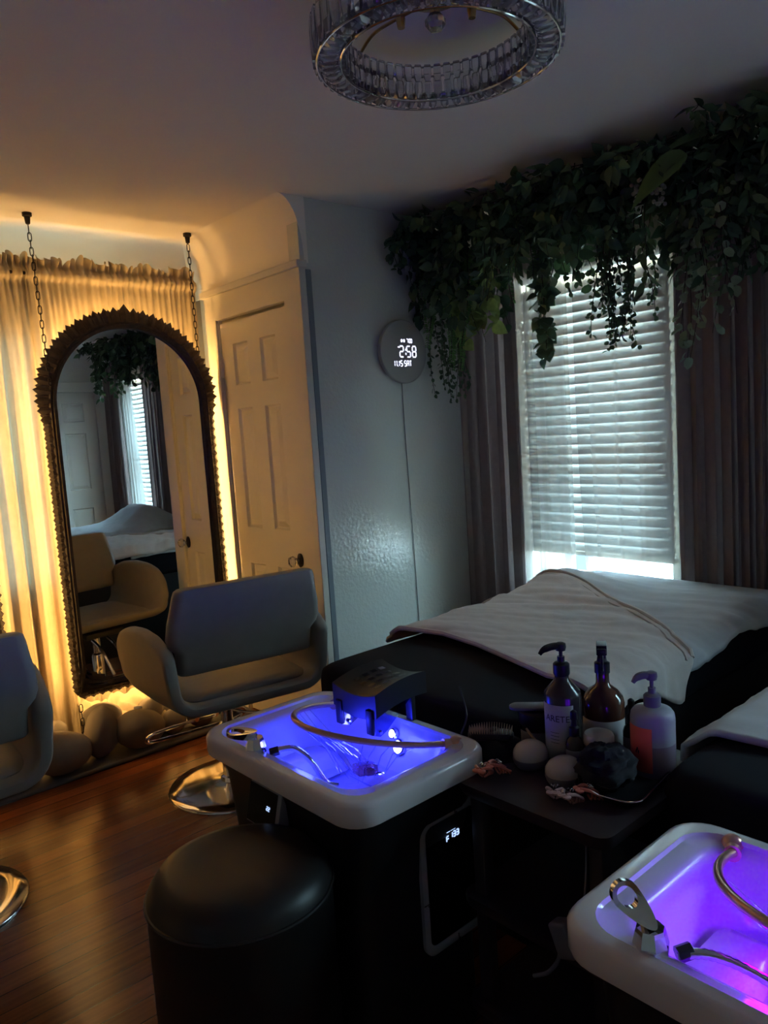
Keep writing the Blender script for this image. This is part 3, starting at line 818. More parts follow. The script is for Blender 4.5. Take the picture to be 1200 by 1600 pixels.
# ================================================================== HEAD SPA SINKS
def make_sink(label, cx, cy, lampm, lampcol, power, first):
    t = thing('wash_basin_unit', label, 'sink', (cx, cy, 0)); Z = .70
    hx, hy = .212, .322
    # tapered black body, then straight cabinet
    b = MB(); b.loft([rrect(.178, .268, .05, 0.0, .015), rrect(.178, .268, .05, .44, .015), rrect(.186, .285, .06, .60, .010), rrect(.196, .302, .07, .650, .004)], True, False); b.build('cabinet', M['blackmatte'], t, angle=50)
    ix, iy, ox = .160, .243, .012
    b = MB(); b.loft([rrect(.190, .297, .07, .650), rrect(hx-.002, hy-.002, .066, .648), rrect(hx, hy, .066, .656), rrect(hx, hy, .066, .690), rrect(hx-.005, hy-.005, .063, .698), rrect(hx-.012, hy-.012, .060, .700),
                      rrect(hx-.030, hy-.034, .060, .700), rrect(hx-.034, hy-.038, .058, .694), rrect(ix+.012, iy+.012, .066, .692, ox), rrect(ix, iy, .062, .686, ox), rrect(ix-.006, iy-.006, .060, .672, ox),
                      rrect(ix-.03, iy-.035, .06, .585, ox), rrect(ix-.045, iy-.055, .06, .560, ox), rrect(ix-.09, iy-.12, .05, .550, ox), rrect(.02, .02, .015, .545, ox+.05)], False, True, True)
    b.build('basin', M['acrylic'], t, angle=50)
    # sloped ledge inside the basin
    b = MB(); b.loft([rrect(.10, .05, .02, .56, -.0, .13), rrect(.09, .045, .02, .602, -.01, .15), rrect(.075, .03, .02, .608, -.015, .16)]); b.build('ledge', M['acrylic'], t, angle=50)
    b = MB()
    def wf(u, v):
        x = ox-(ix-.036)+2*(ix-.036)*u; y = -(iy-.042)+2*(iy-.042)*v
        return (x, y, .578+.003*nz(x*30, y*30, cy)+.0015*nz(x*90, y*90))
    b.grid(wf, 30, 44); w_ = b.build('water', M['water'], t); w_['kind'] = 'stuff'
    # rinsing arch
    arch = []
    for i in range(25):
        a = pi*i/24; arch.append((.157-.245*sin(a), -.005+.212*cos(a), -.010+Z+.062*sin(a)))
    b = MB(); b.tube(arch, .0078, 10); b.build('water_arch', M['copper'], t)
    for sg in (-1, 1):
        b = MB(); cyk = -.005+sg*-.212
        b.tube([(.150, cyk, .690), (.160, cyk-.004*sg, .688), (.178, cyk-.012*sg, .684)], .014, 12)
        b.ball((.182, cyk-.014*sg, .685), .021, 14, 10); b.build('arch_joint', M['copper'], t)
    # fan of fine jets from the arch
    b = MB()
    for i in range(3, 22):
        a = pi*i/24+.04; p = Vector((.157-.245*sin(a), -.005+.212*cos(a), Z-.016+.062*sin(a))); q = Vector((.07+.04*sin(i), .05*cos(a), .58))
        b.tube([p, p.lerp(q, .5)+Vector((0, 0, .018)), q], .0013, 5)
    j = b.build('water_jets', M['jet'], t); j['kind'] = 'stuff'
    # headrest: perforated saddle pad on clear brackets
    h = MB(); c0 = Vector((.148, .0, .0))
    hb = bpy.data.objects.new('headrest', None)
    def saddle(u, v, dz=0.0):
        x = (u-.5)*.175; y = (v-.5)*.168
        return (c0.x+x, c0.y+y, .806+2.0*y*y-1.3*x*x+.10*x+.004+dz)
    up_, dn = [], []
    N = 14
    h.grid(lambda u, v: saddle(u, v), N, N)
    def skirt(u, v, e=0): return saddle(u, v, -.058)
    k0 = len(h.v)
    h.grid(lambda u, v: skirt(u, v), N, N)
    w = N+1
    for i in range(N):
        for (a_, b_) in ((i, i+1), (N*w+i, N*w+i+1), (i*w, (i+1)*w), (i*w+N, (i+1)*w+N)): h.f.append((a_, b_, k0+b_, k0+a_))
    hr = h.build('headrest', M['black'], t, bevel=0, angle=50)
    p_ = MB()
    for i in range(4):
        for jn in range(4):
            u, v = .26+.16*i+.03*(jn % 2), .24+.17*jn
            vs = [saddle(u+a_, v+b_, .0012) for a_, b_ in ((-.05, -.035), (.05, -.045), (.05, .035), (-.05, .045))]
            p_.add(vs, [(0, 1, 2, 3)])
    p_.build('perforations', M['screen'], hr, smooth=False)
    for sg in (-1, 1):
        b = MB(); yb = c0.y+sg*.060
        b.prism([(.062, .785), (.062, .700), (.085, .690), (.110, .70), (.20, .765), (.20, .785)], .012, lambda u, v, w, yb=yb: (u, yb-.006+w, v)); b.build('bracket', M['bracket'], hr, smooth=False)
        for q0, q1 in (((.055, yb-.012, .702), (.066, yb+.012, .765)), ((.19, yb-.012, .66), (.205, yb+.012, .77))):
            b = MB(); b.box(q0, q1); b.build('leg', M['black'], hr, bevel=.003)
        b = MB(); b.lathe([(.001, 0), (.005, 0), (.005, .005), (.001, .006)], 10); b.build('screw', M['chrome'], hr, loc=(.083, yb-.008, .703), rot=(pi/2, 0, 0))
    # tap: chunky body with a ring handle
    tx, ty = -.168, .105
    if not first: tx, ty = -.160, .185
    tp = MB(); tp.lathe([(.026, 0), (.026, .012), (.022, .03), (.020, .036), (.001, .037)], 8, (tx, ty, .69)); tap = tp.build('tap', M['chrome'], t, smooth=False)
    b = MB(); n = 32; Lh = .046 if first else .056
    ring_o, ring_i = [], []
    for i in range(n):
        a = 2*pi*i/n; ca, sa = cos(a), sin(a)
        ring_o.append((Lh+ca*(.023 if ca > 0 else Lh+.006), sa*(.020 if ca > 0 else .020-.005*(-ca)))); ring_i.append((Lh+ca*(.016 if ca > 0 else .021), sa*.0125))
    if first: ax, an = Vector((-.72, .66, .16)), Vector((-.12, -.10, 1))
    else: ax, an = Vector((-.46, .40, .80)), Vector((-.62, -.70, .30))
    ax.normalize(); ay = an.cross(ax).normalized(); an = ax.cross(ay)
    def hp(p, w):
        v = ax*p[0]+ay*p[1]+an*(w*(1.0+1.2*max(0, 1-p[0]/.05))); return (tx+v.x, ty+v.y, .732+v.z)
    b.loft([[hp(p, -.005) for p in ring_o], [hp((p[0], p[1]*1.04), 0) for p in ring_o], [hp(p, .005) for p in ring_o], [hp(p, .004) for p in ring_i], [hp(p, -.004) for p in ring_i], [hp(p, -.005) for p in ring_o]], False, False)
    b.build('ring_handle', M['chrome'], tap)
    hs = [(tx+.02, ty-.03, .688), (tx+.045, ty-.045, .694), (tx+.075, ty-.06, .688), (tx+.10, ty-.085, .655), (tx+.125, ty-.105, .60), (tx+.15, ty-.12, .585)] if first else \
         [(tx+.018, ty-.030, .688), (tx+.045, ty-.062, .690), (tx+.075, ty-.105, .672), (tx+.10, ty-.16, .640), (tx+.12, ty-.22, .605), (tx+.14, ty-.26, .588)]
    b = MB(); hp_ = smooth_path(hs, 10); b.tube(hp_, [.0068+.0010*(i % 2) for i in range(len(hp_))], 9); b.build('hose', M['chrome'], t, angle=80)
    b = MB(); b.tube([hs[0], (hs[0][0]+.018, hs[0][1]-.012, hs[0][2]+.004)], .0115, 8); b.build('hose_nut', M['darkmetal'], t, smooth=False)
    # hand shower
    b = MB(); c = Vector((.045, -.045, .615)); R = Matrix.Rotation(radians(62), 3, 'Z') @ Matrix.Rotation(radians(18), 3, 'Y')
    b.box((c.x-.045, c.y-.026, c.z-.012), (c.x+.04, c.y+.026, c.z+.014), R, c); b.box((c.x-.075, c.y-.012, c.z-.010), (c.x-.045, c.y+.012, c.z+.010), R, c)
    b.build('hand_shower', M['pinkclear'], t, bevel=.007, seg=3)
    b = MB(); b.lathe([(.002, .004), (.014, .005), (.02, .002), (.022, 0)], 18, (.10, -.03, .583)); b.build('drain', M['chrome'], t)
    # underwater lamps low on the back wall
    for k, (yy, zz, rr) in enumerate(((-.055, .638, .014), (-.035, .668, .009))):
        b = MB(); xx = .155-.001; nrm = Vector((-1, 0, .35)).normalized(); s1 = Vector((0, 1, 0)); s2 = nrm.cross(s1)
        ctr = Vector((xx, yy, zz))
        def rg(r, d): return [ctr+nrm*d+s1*r*cos(2*pi*i/20)+s2*r*sin(2*pi*i/20) for i in range(20)]
        b.loft([rg(rr*1.5, -.006), rg(rr*1.5, .004), rg(rr*1.15, .006), rg(rr*1.1, .002)], True, False); lm = b.build('lamp', M['chrome'], t)
        b = MB(); b.loft([rg(rr*1.1, .0025), rg(rr*.6, .005), rg(rr*.1, .006)], False, True); b.build('lens', lampm, lm)
    for (px, py, pz) in ((.105, -.055, .672), (-.03, .07, .685)):
        ld = bpy.data.lights.new('basin_lamp', 'POINT'); ld.color = lampcol; ld.energy = power*(.8 if px > .1 else .7); ld.shadow_soft_size = .025
        lo = bpy.data.objects.new('basin_lamp', ld); COL.objects.link(lo); lo.parent = t; lo.location = (px, py, pz)
    return t
s1 = make_sink('white wash basin glowing blue inside, black cabinet below, in the middle', 1.093, 1.47, M['bluelamp'], (.02, .028, 1.0), BLUE_POWER, True)
s2 = make_sink('white wash basin glowing violet inside, cut off at the lower right', 1.083, .352, M['violetlamp'], (.15, .0, 1.0), VIOLET_POWER, False)
# control panel with grey frame on the cabinet side of the first basin
def control_panel(parent):
    yf = -.270; x0, x1, z0, z1 = -.012, .212, .245, .570
    x0, x1 = .0, .205
    cx, cz, hx_, hz_ = (x0+x1)/2, (z0+z1)/2, (x1-x0)/2, (z1-z0)/2
    def rr(h1, h2, r, y): return [(p[0]+cx, y, p[1]+cz) for p in rrect(h1, h2, r, 0)]
    b = MB(); b.loft([rr(hx_, hz_, .032, yf+.004), rr(hx_, hz_, .032, yf-.008), rr(hx_-.005, hz_-.005, .029, yf-.011), rr(hx_-.014, hz_-.016, .022, yf-.011), rr(hx_-.018, hz_-.020, .02, yf-.006), rr(hx_-.018, hz_-.020, .02, yf+.004)], False, False)
    o = b.build('panel_frame', M['greyframe'], parent, angle=50)
    b = MB(); b.loft([rr(hx_-.017, hz_-.019, .02, yf+.002), rr(hx_-.017, hz_-.019, .02, yf-.005)]); b.build('panel_screen', M['screen'], o, smooth=False)
    fr = lambda u, v, w: (u, yf-.0055-w, v)
    b = MB(); segtext(b, 'F', .086, cz+.086, .0125, fr, .22); segtext(b, '133', .098, cz+.090, .0125, fr, .22); b.box((.087, yf-.0065, cz+.107), (.098, yf-.0055, cz+.1088)); b.box((.100, yf-.0065, cz+.1075), (.116, yf-.0055, cz+.1085))
    b.build('lit_digits', M['glowdim'], o, smooth=False)
    for (xx, zz, hor) in ((cx+.01, z1-.009, 0), (cx, z0+.009, 0), (x0+.009, cz-.03, 1), (x1-.009, cz+.06, 1)):
        b = MB()
        b.box((xx-.009, yf-.0118, zz-.001), (xx+.009, yf-.010, zz+.001)) if hor else b.box((xx-.001, yf-.0118, zz-.009), (xx+.001, yf-.010, zz+.009))
        b.lathe([(.0025, 0), (.0025, .002)], 8, (xx+.004, yf-.011, zz-.005)); b.build('joint', M['black'], o, smooth=False)
control_panel(s1); control_panel(s2)
# small tilted display on the front of the cabinet
b = MB(); R = Matrix.Rotation(radians(14), 3, 'Y'); c = Vector((-.185, .045, .575))
b.box((c.x-.012, c.y-.066, c.z-.048), (c.x+.02, c.y+.066, c.z+.048), R, c); dsp = b.build('display', M['greyframe'], s1, bevel=.003)
b = MB(); b.box((c.x-.0135, c.y-.052, c.z-.044), (c.x-.0118, c.y+.063, c.z+.045), R, c); b.build('display_screen', M['screen'], dsp, smooth=False)
for k in (0, 1):
    b = MB(); segtext(b, '2', .0075*k, 0, .0085, lambda u, v, w: R @ Vector((-.0140-w, -.015-u, v))+c, .2); b.build('lit_digit', M['glowdim'], dsp, smooth=False)

# pouf
b = MB(); rr_ = .19
b.lathe([(.18, .0), (rr_, .01), (rr_, .51), (rr_+.003, .52), (rr_, .53), (rr_-.004, .545), (rr_-.022, .570), (rr_-.05, .580), (.09, .584), (.01, .585)], 56)
pf = thing('pouf', 'round black leather pouf in front of the blue basin', 'stool', (.735, 1.36, 0)); b.build('leather_cover', M['leather'], pf, angle=60)
b = MB(); b.tube([((rr_+.001)*cos(2*pi*i/56), (rr_+.001)*sin(2*pi*i/56), .527) for i in range(56)], .004, 6, closed=True); b.build('seam_piping', M['leather'], pf)

# ================================================================== BEDS
BX0, BX1, BZ = 1.40, 3.00, .72
def mound(x, y, y0, y1):
    if y0 < .5: return .15*exp(-((x-2.70)/.2)**2)*sm(y0-.02, y0+.28, y)*(1-sm(y1-.22, y1+.03, y))+.02*sm(2.3, 2.7, x)
    return .062*exp(-((x-2.66)/.20)**2)*sm(y0+.35, y0+.78, y)*(1-sm(y1-.08, y1+.03, y))+.008*sm(2.3, 2.7, x)
def bed_top(x, y, y0, y1):
    """top surface of mattress with soft rounded sides"""
    e = min(y-y0, y1-y, x-BX0)
    r = .05
    drop = 0 if e > r else r-sqrt(max(0, r*r-(r-max(e, 0))**2))
    return BZ-drop+mound(x, y, y0, y1)
def make_bed(label, y0, y1):
    cy = (y0+y1)/2; t = thing('treatment_bed', label, 'bed', (2.2, cy, 0))
    L = lambda x, y, z: (x-2.2, y-cy, z)
    # padded mattress in black cover
    prof = []; n = 26; b = MB()
    def ring(x, s):
        out = []; hw_ = (y1-y0)/2; zb = .50
        for i in range(40):
            a = 2*pi*i/40; ca, sa = cos(a), sin(a)
            yy = cy+hw_*s*(abs(ca)**.32)*(1 if ca > 0 else -1); zz = (BZ+zb)/2+(BZ-zb)/2*s**.6*(abs(sa)**.4)*(1 if sa > 0 else -1)
            if sa > 0: zz += mound(x, yy, y0, y1)-.006*(x > 1.9)
            out.append(L(x, yy, zz))
        return out
    xs = [(BX0, .80), (BX0+.008, .90), (BX0+.03, .965), (BX0+.06, .99)]+[(BX0+.1+(BX1-BX0-.12)*i/30, 1.0) for i in range(31)]+[(BX1, .97)]
    b.loft([ring(x, s) for x, s in xs]); b.build('mattress', M['bedblack'], t, angle=60)
    b = MB(); b.loft([rrect(.70, (y1-y0)/2-.05, .04, 0, .05), rrect(.72, (y1-y0)/2-.03, .04, .12, .05), rrect(.74, (y1-y0)/2-.02, .05, .52, .03)]); b.build('base', M['blackmatte'], t, angle=50)
    # neck bolster strip at the head end, near side
    return t
def drape_pt(x, s, y0, y1, lift):
    """s: distance across from the far edge y1 over the top and down the near side"""
    wdt = y1-y0; r = .05
    if s < wdt-.02:
        y = y1-s; return Vector((x, y, bed_top(x, max(min(y, y1-.005), y0+.02), y0, y1)+lift))
    d = s-(wdt-.02)
    z = bed_top(x, y0+.02, y0, y1)
    return Vector((x, y0+.02-.045*sm(0, .05, d)-.01-lift*.7*sm(0, .03, d), z+lift-max(0, d-.008)*.97))
def sheetmesh(y0, y1, xh, xf, smax, lift, wr, seed, nu=70, nv=64, s0=-0.0):
    b = MB()
    def fn(u, v):
        sm_ = smax(u); s = s0+(sm_-s0)*v
        x = xh(s)+(xf(s)-xh(s))*u
        p = drape_pt(x, max(s, .0), y0, y1, lift)
        if s < 0: p.z += s*1.0; p.y += .03*min(1, -s/.02)
        edge = sm(0, .03, min(u, 1-u))
        p.z += wr*(nz(x*8+1.5*nz(x*3, s*3, seed)-s*2.2, s*2.6, seed)*.9+.5*abs(nz(x*15-s*6, s*3.0, seed+5))+.12*nz(x*30, s*30, seed+5))*(.25+.75*edge)
        if s > y1-y0: p.y += wr*1.2*nz(x*14, seed, s*3)
        return p
    b.grid(fn, nu, nv); return b
BY0, BY1 = 1.15, 2.0
bed1 = make_bed('black padded treatment bed behind the blue basin, foot at the window', BY0, BY1)
xh = lambda s: lerp_tab([(-.05, 1.76), (0, 1.76), (.22, 1.80), (.40, 1.77), (.58, 1.715), (.75, 1.66), (.88, 1.68), (1.02, 1.72)], s)
xf_ = lambda s: lerp_tab([(-.05, 2.46), (0, 2.52), (.06, 2.585), (.15, 2.605), (.28, 2.575), (.45, 2.48), (.62, 2.385), (.75, 2.28), (.84, 2.19), (.92, 2.13), (1.05, 2.11)], s)
xf = lambda s: sum(xf_(s+.012*(k-3)) for k in range(7))/7
shx = lambda s: lerp_tab([(0, 2.2), (.6, 2.15), (.84, 2.02), (1, 2.0)], s)
b = sheetmesh(BY0, BY1, lambda s: 2.02, lambda s: 2.985, lambda u: .895+.015*sin(u*9), .010, .012, 4.0, s0=-.03)
tag(b.build('bed_sheet', M['sheet'], solid=.004), 'grey sheet over the raised foot end of the bed by the window', 'sheet')
b = sheetmesh(BY0, BY1, xh, xf, lambda u: .915+.085*sm(.35, 1.0, u), .026, .016, 9.0, nu=90, s0=-.03)
bl = thing('blanket', 'beige fleece blanket spread over the bed beside the clock wall', 'blanket', (2.2, 1.5, .74))
bo = b.build('cloth', M['blanket'], bl, solid=.010, loc=(-2.2, -1.5, -.74))
# stitched double hem along the foot edge
for q, du in ((0, .0), (1, -.035)):
    b = MB(); pts = []
    for i in range(50):
        s = -.01+.89*i/49; x = xf(s)+du; p = drape_pt(x, max(s, 0), BY0, BY1, .033); pts.append(p)
    b.tube(pts, .008 if q == 0 else .004, 7); b.build('hem_piping', M['blanket'], bl, loc=(-2.2, -1.5, -.74))
b = MB(); b.tube([drape_pt(xh(s_), max(s_, 0), BY0, BY1, .030) for s_ in [-.01+.92*i/40 for i in range(41)]], .009, 7); b.build('hem_piping', M['blanket'], bl, loc=(-2.2, -1.5, -.74))
DYB = -1.195
bed2 = make_bed('black padded treatment bed behind the violet basin at the right edge', BY0+DYB, BY1+DYB)
b = sheetmesh(BY0+DYB, BY1+DYB, lambda s: 1.60+.05*s, lambda s: 2.985, lambda u: .93, .012, .014, 14.0, s0=-.10)
tag(b.build('bed_sheet', M['sheet'], solid=.012), 'pale sheet folded over the second bed, at the right edge above the violet basin', 'sheet')
# tan cushion behind the bed
b = MB(); b.ball((0, 0, 0), (.13, .09, .06), 20, 12); tag(b.build('cushion', M['tan'], loc=(2.62, 2.22, .60)), 'tan rounded cushion peeking out behind the bed near the left drape', 'cushion')
b = MB(); b.box((2.45, 2.08, 0), (2.80, 2.36, .545)); tag(b.build('stool', M['blackmatte'], bevel=.03, seg=3), 'dark low stool under the tan cushion, behind the bed', 'stool')

# ================================================================== CLOCK
ck = thing('wall_clock', 'round grey digital wall clock with white lit digits on the grey wall', 'clock', (2.617, YG, 1.810))
b = MB(); rc = .152
b.loft([[(r*cos(2*pi*i/64), -d, r*sin(2*pi*i/64)) for i in range(64)] for r, d in ((rc-.012, .0), (rc-.012, .018), (rc, .019), (rc, .034), (rc-.003, .038), (rc-.008, .0385))]); b.build('face', M['clockface'], ck, angle=35)
fc = lambda u, v, w: (u*.86-.024, -.0386-w, v*.92)
def lit(fn): b = MB(); fn(b); b.build('lit_digits', M['glow'], ck, smooth=False)
def colon(b):
    for vv in (.010, -.012): b.prism([(.034, vv-.005), (.042, vv-.005), (.042, vv+.005), (.034, vv+.005)], .0012, fc)
def main_row(b):
    b.box((-.042, -.0398, .018), (-.029, -.0386, .024))
lit(main_row)
for ch_, u_ in (('2', -.008), ('5', .046), ('8', .0896)):
    b = MB(); segtext(b, ch_, u_, -.028, .056, fc, .125, .9, .82); b.build('lit_digit', M['glow'], ck, smooth=False)
for vv in (.010, -.012):
    b = MB(); b.prism([(.034, vv-.005), (.042, vv-.005), (.042, vv+.005), (.034, vv+.005)], .0012, fc); b.build('lit_dot', M['glow'], ck, smooth=False)
def date_row(b):
    for ch, u in (('1', -.0660), ('1', -.0500), ('1', -.0315), ('5', -.008)): segtext(b, ch, u, -.076, .028, fc, .18, .62, .85)
    segtext(b, '.', -.031, -.076, .028, fc); segtext(b, 'SAT', .022, -.076, .028, fc, .17, .86, .85)
lit(date_row)
def alarm_row(b): segtext(b, '7', .048, .046, .020, fc, .2, .7); segtext(b, '00', .067, .046, .020, fc, .2, .85, .8)
lit(alarm_row)
for uu in (.010, .029):
    b = MB(); b.prism([(uu+.0075*cos(2*pi*i/10), .056+.009*sin(2*pi*i/10)) for i in range(10)], .0012, fc); b.build('lit_icon', M['glow'], ck, smooth=False)
b = MB(); b.tube(smooth_path([(0, -.006, -.15), (.004, -.004, -.45), (.012, -.004, -.8), (.018, -.004, -1.15), (.02, -.004, -1.35)], 6), .002, 6); b.build('power_cord', M['cordm'], ck)

# ================================================================== CHANDELIER
cl = thing('ceiling_light', 'round crystal ring chandelier under the ceiling, unlit', 'ceiling light', (1.432, 1.325, H))
zr = -.155; Ro, Ri = .288, .232
b = MB(); NN = 64
for rad in (Ro, Ri):
    for z in (zr, zr+.085):
        b.tube([(rad*cos(2*pi*i/NN), rad*sin(2*pi*i/NN), z) for i in range(NN)], .0028, 6, closed=True)
b.build('ring_frame', M['chrome'], cl)
def crystal(b, c, ex, ey, ez, lx, ly, lz, tp=.55):
    ex, ey, ez, c = Vector(ex), Vector(ey), Vector(ez), Vector(c)
    pts = lambda k, z: [c+ex*lx*k*sx+ey*ly*k*sy+ez*z for sx, sy in ((1, 1), (-1, 1), (-1, -1), (1, -1))]
    b.loft([pts(tp, -lz), pts(1, -lz*.25), pts(1, lz*.6), pts(.8, lz)])
proto = None
for i in range(54):
    a = 2*pi*i/54; rm = (Ro+Ri)/2
    if proto is None:
        b = MB(); crystal(b, (0, 0, 0), (1, 0, 0), (0, 1, 0), (0, 0, 1), .0245, .0105, .014, .42); proto = b.build('crystal', M['crystal'], cl, smooth=False); o = proto
    else:
        o = proto.copy(); COL.objects.link(o); o.parent = cl
    o.location = (rm*cos(a), rm*sin(a), zr+.010); o.rotation_euler = (0, 0, a)
b = MB()
for i in range(54):
    a = 2*pi*(i+.5)/54; er = (cos(a), sin(a), 0); et = (-sin(a), cos(a), 0)
    crystal(b, ((Ro+.006)*cos(a), (Ro+.006)*sin(a), zr+.046), et, er, (0, 0, 1), .0120, .007, .044, .55)
    for q in (.024, .066): crystal(b, ((Ri-.006)*cos(a), (Ri-.006)*sin(a), zr+q), et, er, (0, 0, 1), .0100, .007, .021, .5)
cb_ = b.build('crystal_band', M['crystal'], cl, smooth=False); cb_['kind'] = 'stuff'
b = MB(); b.lathe([(.075, 0), (.075, -.012), (.06, -.02), (.02, -.026), (.012, -.04), (.012, -.055)], 28); b.build('canopy', M['gold'], cl)
b = MB(); b.ball((0, 0, -.072), (.026, .026, .022), 8, 5); b.build('finial', M['crystal'], cl, smooth=False)
for k in range(3):
    a = radians(100+120*k); er = Vector((cos(a), sin(a), 0))
    pts = smooth_path([er*.05+Vector((0, 0, -.022)), er*.12+Vector((0, 0, -.025)), er*.19+Vector((0, 0, -.035)), er*.245+Vector((0, 0, -.075))], 6)
    b = MB(); b.tube(pts, .004, 7); b.build('arm', M['gold'], cl)
    b = MB(); b.lathe([(.010, 0), (.012, -.02), (.009, -.04)], 10, (er.x*.10, er.y*.10, -.01)); b.build('socket', M['gold'], cl)

# ================================================================== HANGING GREENERY
def leaf(b, p, d, n, ln, wd, kind, rnd):
    d = d.normalized(); s = d.cross(n)
    if s.length < 1e-4: s = d.orthogonal()
    s.normalize(); n = s.cross(d)
    if kind == 'heart':
        prof = [(0, .0), (.06, .55), (.16, .85), (.32, 1.0), (.5, .9), (.68, .66), (.86, .30), (1, 0)]
    elif kind == 'round':
        prof = [(0, .0), (.2, .8), (.5, 1.0), (.8, .8), (1, 0)]
    elif kind == 'lance':
        prof = [(0, .0), (.25, .75), (.5, 1.0), (.75, .62), (1, 0)]
    else:
        prof = [(0, .0), (.5, 1.0), (1, 0)]
    L, Mi, Rr = [], [], []
    cur = rnd.uniform(.1, .4)
    for t, w in prof:
        q = p+d*(ln*t)-n*(cur*ln*t*t)
        Mi.append(q); L.append(q+s*wd*w+n*wd*.25*w); Rr.append(q-s*wd*w+n*wd*.25*w)
    m = len(prof); vs = Mi+L[1:-1]+Rr[1:-1]; fs = []
    l0 = m-1; r0 = m+(m-2)-1
    for i in range(m-1):
        a, c = i, i+1
        la = None if i == 0 else l0+i; lb = None if i+1 == m-1 else l0+i+1
        ra = None if i == 0 else r0+i; rb = None if i+1 == m-1 else r0+i+1
        fl = [a]+([la] if la is not None else [])+([lb] if lb is not None else [])+[c]
        frr = [a, c]+([rb] if rb is not None else [])+([ra] if ra is not None else [])
        fs.append(tuple(reversed(fl))); fs.append(tuple(reversed(frr)))
    b.add(vs, fs)
def rv(rnd): 
    return Vector((rnd.gauss(0, 1), rnd.gauss(0, 1), rnd.gauss(0, 1))).normalized()
def strand(rnd, p0, out, drop, wob=.03, n=12):
    pts = []; p0 = Vector(p0); w1, w2 = rnd.uniform(0, 6), rnd.uniform(0, 6)
    for i in range(n+1):
        t = i/n
        pts.append(p0+Vector((out[0]*sm(0, .6, t)+wob*sin(w1+4*t)*t, out[1]*sm(0, .7, t)+wob*sin(w2+5*t)*t, out[2]*t*(1-t)*2-drop*t**1.5)))
    return pts
def plant(label, kind, m, strands, seed, cat='hanging plant', gap=.03, ln=.05, wd=.02, mstem=None, name=None):
    """strands: list of (point, out vector, drop)"""
    rnd = random.Random(seed); c = Vector(strands[0][0])
    t = thing(name or 'hanging_plant', label, cat, (c.x, c.y, H-.01))
    o0 = Vector((c.x, c.y, H-.01)); fb, sb = MB(), MB()
    for (p, out, drop) in strands:
        pts = [q-o0 for q in strand(rnd, p, out, drop)]
        pts = [Vector((q.x, q.y, min(q.z, -.012))) for q in pts]
        sb.tube(pts, [.0026*(1-.6*i/len(pts)) for i in range(len(pts))], 5)
        acc = 0
        for i in range(len(pts)-1):
            a, d = pts[i], pts[i+1]-pts[i]; l = d.length; q = 0
            while acc+q < l:
                pos = a+d*((acc+q)/max(l, 1e-6)); dirn = d.normalized()
                if kind == 'fern':
                    fr_t = (i+(acc+q)/max(l, 1e-6))/len(pts); sz = ln*(1-.85*fr_t)+.006
                    sd = dirn.cross(Vector((0, .3, 1)) if abs(dirn.z) < .9 else Vector((1, .2, 0)))
                    for sg in (-1, 1): leaf(fb, pos, (sd*sg+dirn*.35).normalized(), Vector((-.6, 0, .5))+rv(rnd)*.2, sz, wd, 'mini', rnd)
                else:
                    v = (rv(rnd)+dirn*.5+Vector((-.35, 0, -.35))).normalized(); k = rnd.uniform(.65, 1.2)
                    pet = pos+v*ln*.25
                    pet.z = min(pet.z, -.01)
                    if v.z > 0 and pet.z+v.z*ln*k > -.008: v.z = -abs(v.z)
                    leaf(fb, pet, v, (rv(rnd)+Vector((-.7, -.2, .6))).normalized(), ln*k, wd*k, kind, rnd)
                q += gap*(.7+.6*rnd.random())
            acc = acc+q-l
    xm = XW-.02-o0.x
    fb.v = [(min(v[0], 3.18-o0.x), min(v[1], YG-.006-o0.y), min(v[2], -.004)) for v in fb.v]
    sb.v = [(v[0], min(v[1], YG-.006-o0.y), v[2]) for v in sb.v]
    fb.build('foliage', m, t, angle=180)
    sb.build('stems', mstem or M['pot'], t)
    return t
G = 'plants of the greenery along the window wall'
rg_ = random.Random(5)
def bunch(y0, y1, n, drop0, drop1, zr_=(2.30, 2.44), xr=(2.70, 3.02), spread=.14, down=None):
    S = []
    for i in range(n):
        y = rg_.uniform(y0, y1); x = rg_.uniform(*xr); z = rg_.uniform(*zr_)
        S.append(((x, y, z), (rg_.uniform(-spread, spread*.3), rg_.uniform(-spread, spread), rg_.uniform(-.05, .05)), rg_.uniform(drop0, drop1)))
    return S
# dense dark body of the greenery, one bushy plant after the next
bodies = [
 (2.40, 2.72, .16, .46, 'heart', 'leafdark', 'dark bushy plant at the left end of the greenery, in the wall corner', 24),
 (2.10, 2.42, .12, .36, 'lance', 'leafdark', 'dark pointed-leaf bush above the left side of the bright blind', 22),
 (1.80, 2.12, .10, .28, 'heart', 'leafdark', 'dark bush in the greenery above the middle of the bright blind', 22),
 (1.50, 1.82, .10, .30, 'heart', 'leafdark', 'dark bush in the greenery above the right side of the bright blind', 22),
 (1.18, 1.52, .18, .50, 'lance', 'leafdark', 'dark bush in the greenery above the right drape', 24),
 (.80, 1.20, .22, .55, 'heart', 'leafdark', 'dark bush of the greenery at the right edge of the picture', 22),
 (.35, .80, .15, .40, 'lance', 'leafdark', 'long-leaf bush hanging before the second window, seen in the mirror', 18),
 (-.15, .35, .12, .30, 'heart', 'leafdark', 'dark bush above the second window, seen in the mirror', 16),
 (-.52, -.15, .15, .45, 'heart', 'leafdark', 'dark bush at the end of the greenery, left in the mirror', 14)]
for i, (y0, y1, d0, d1, kd, mm, lab, n) in enumerate(bodies):
    S = bunch(y0, y1, n, d0, d1)+bunch(y0, y1, n, .02, .12, zr_=(2.36, 2.45), xr=(2.64, 3.0), spread=.12)
    plant(lab, kd, M[mm], S, 100+i, gap=.016, ln=.062, wd=.022 if kd == 'heart' else .013, name='bushy_plant')
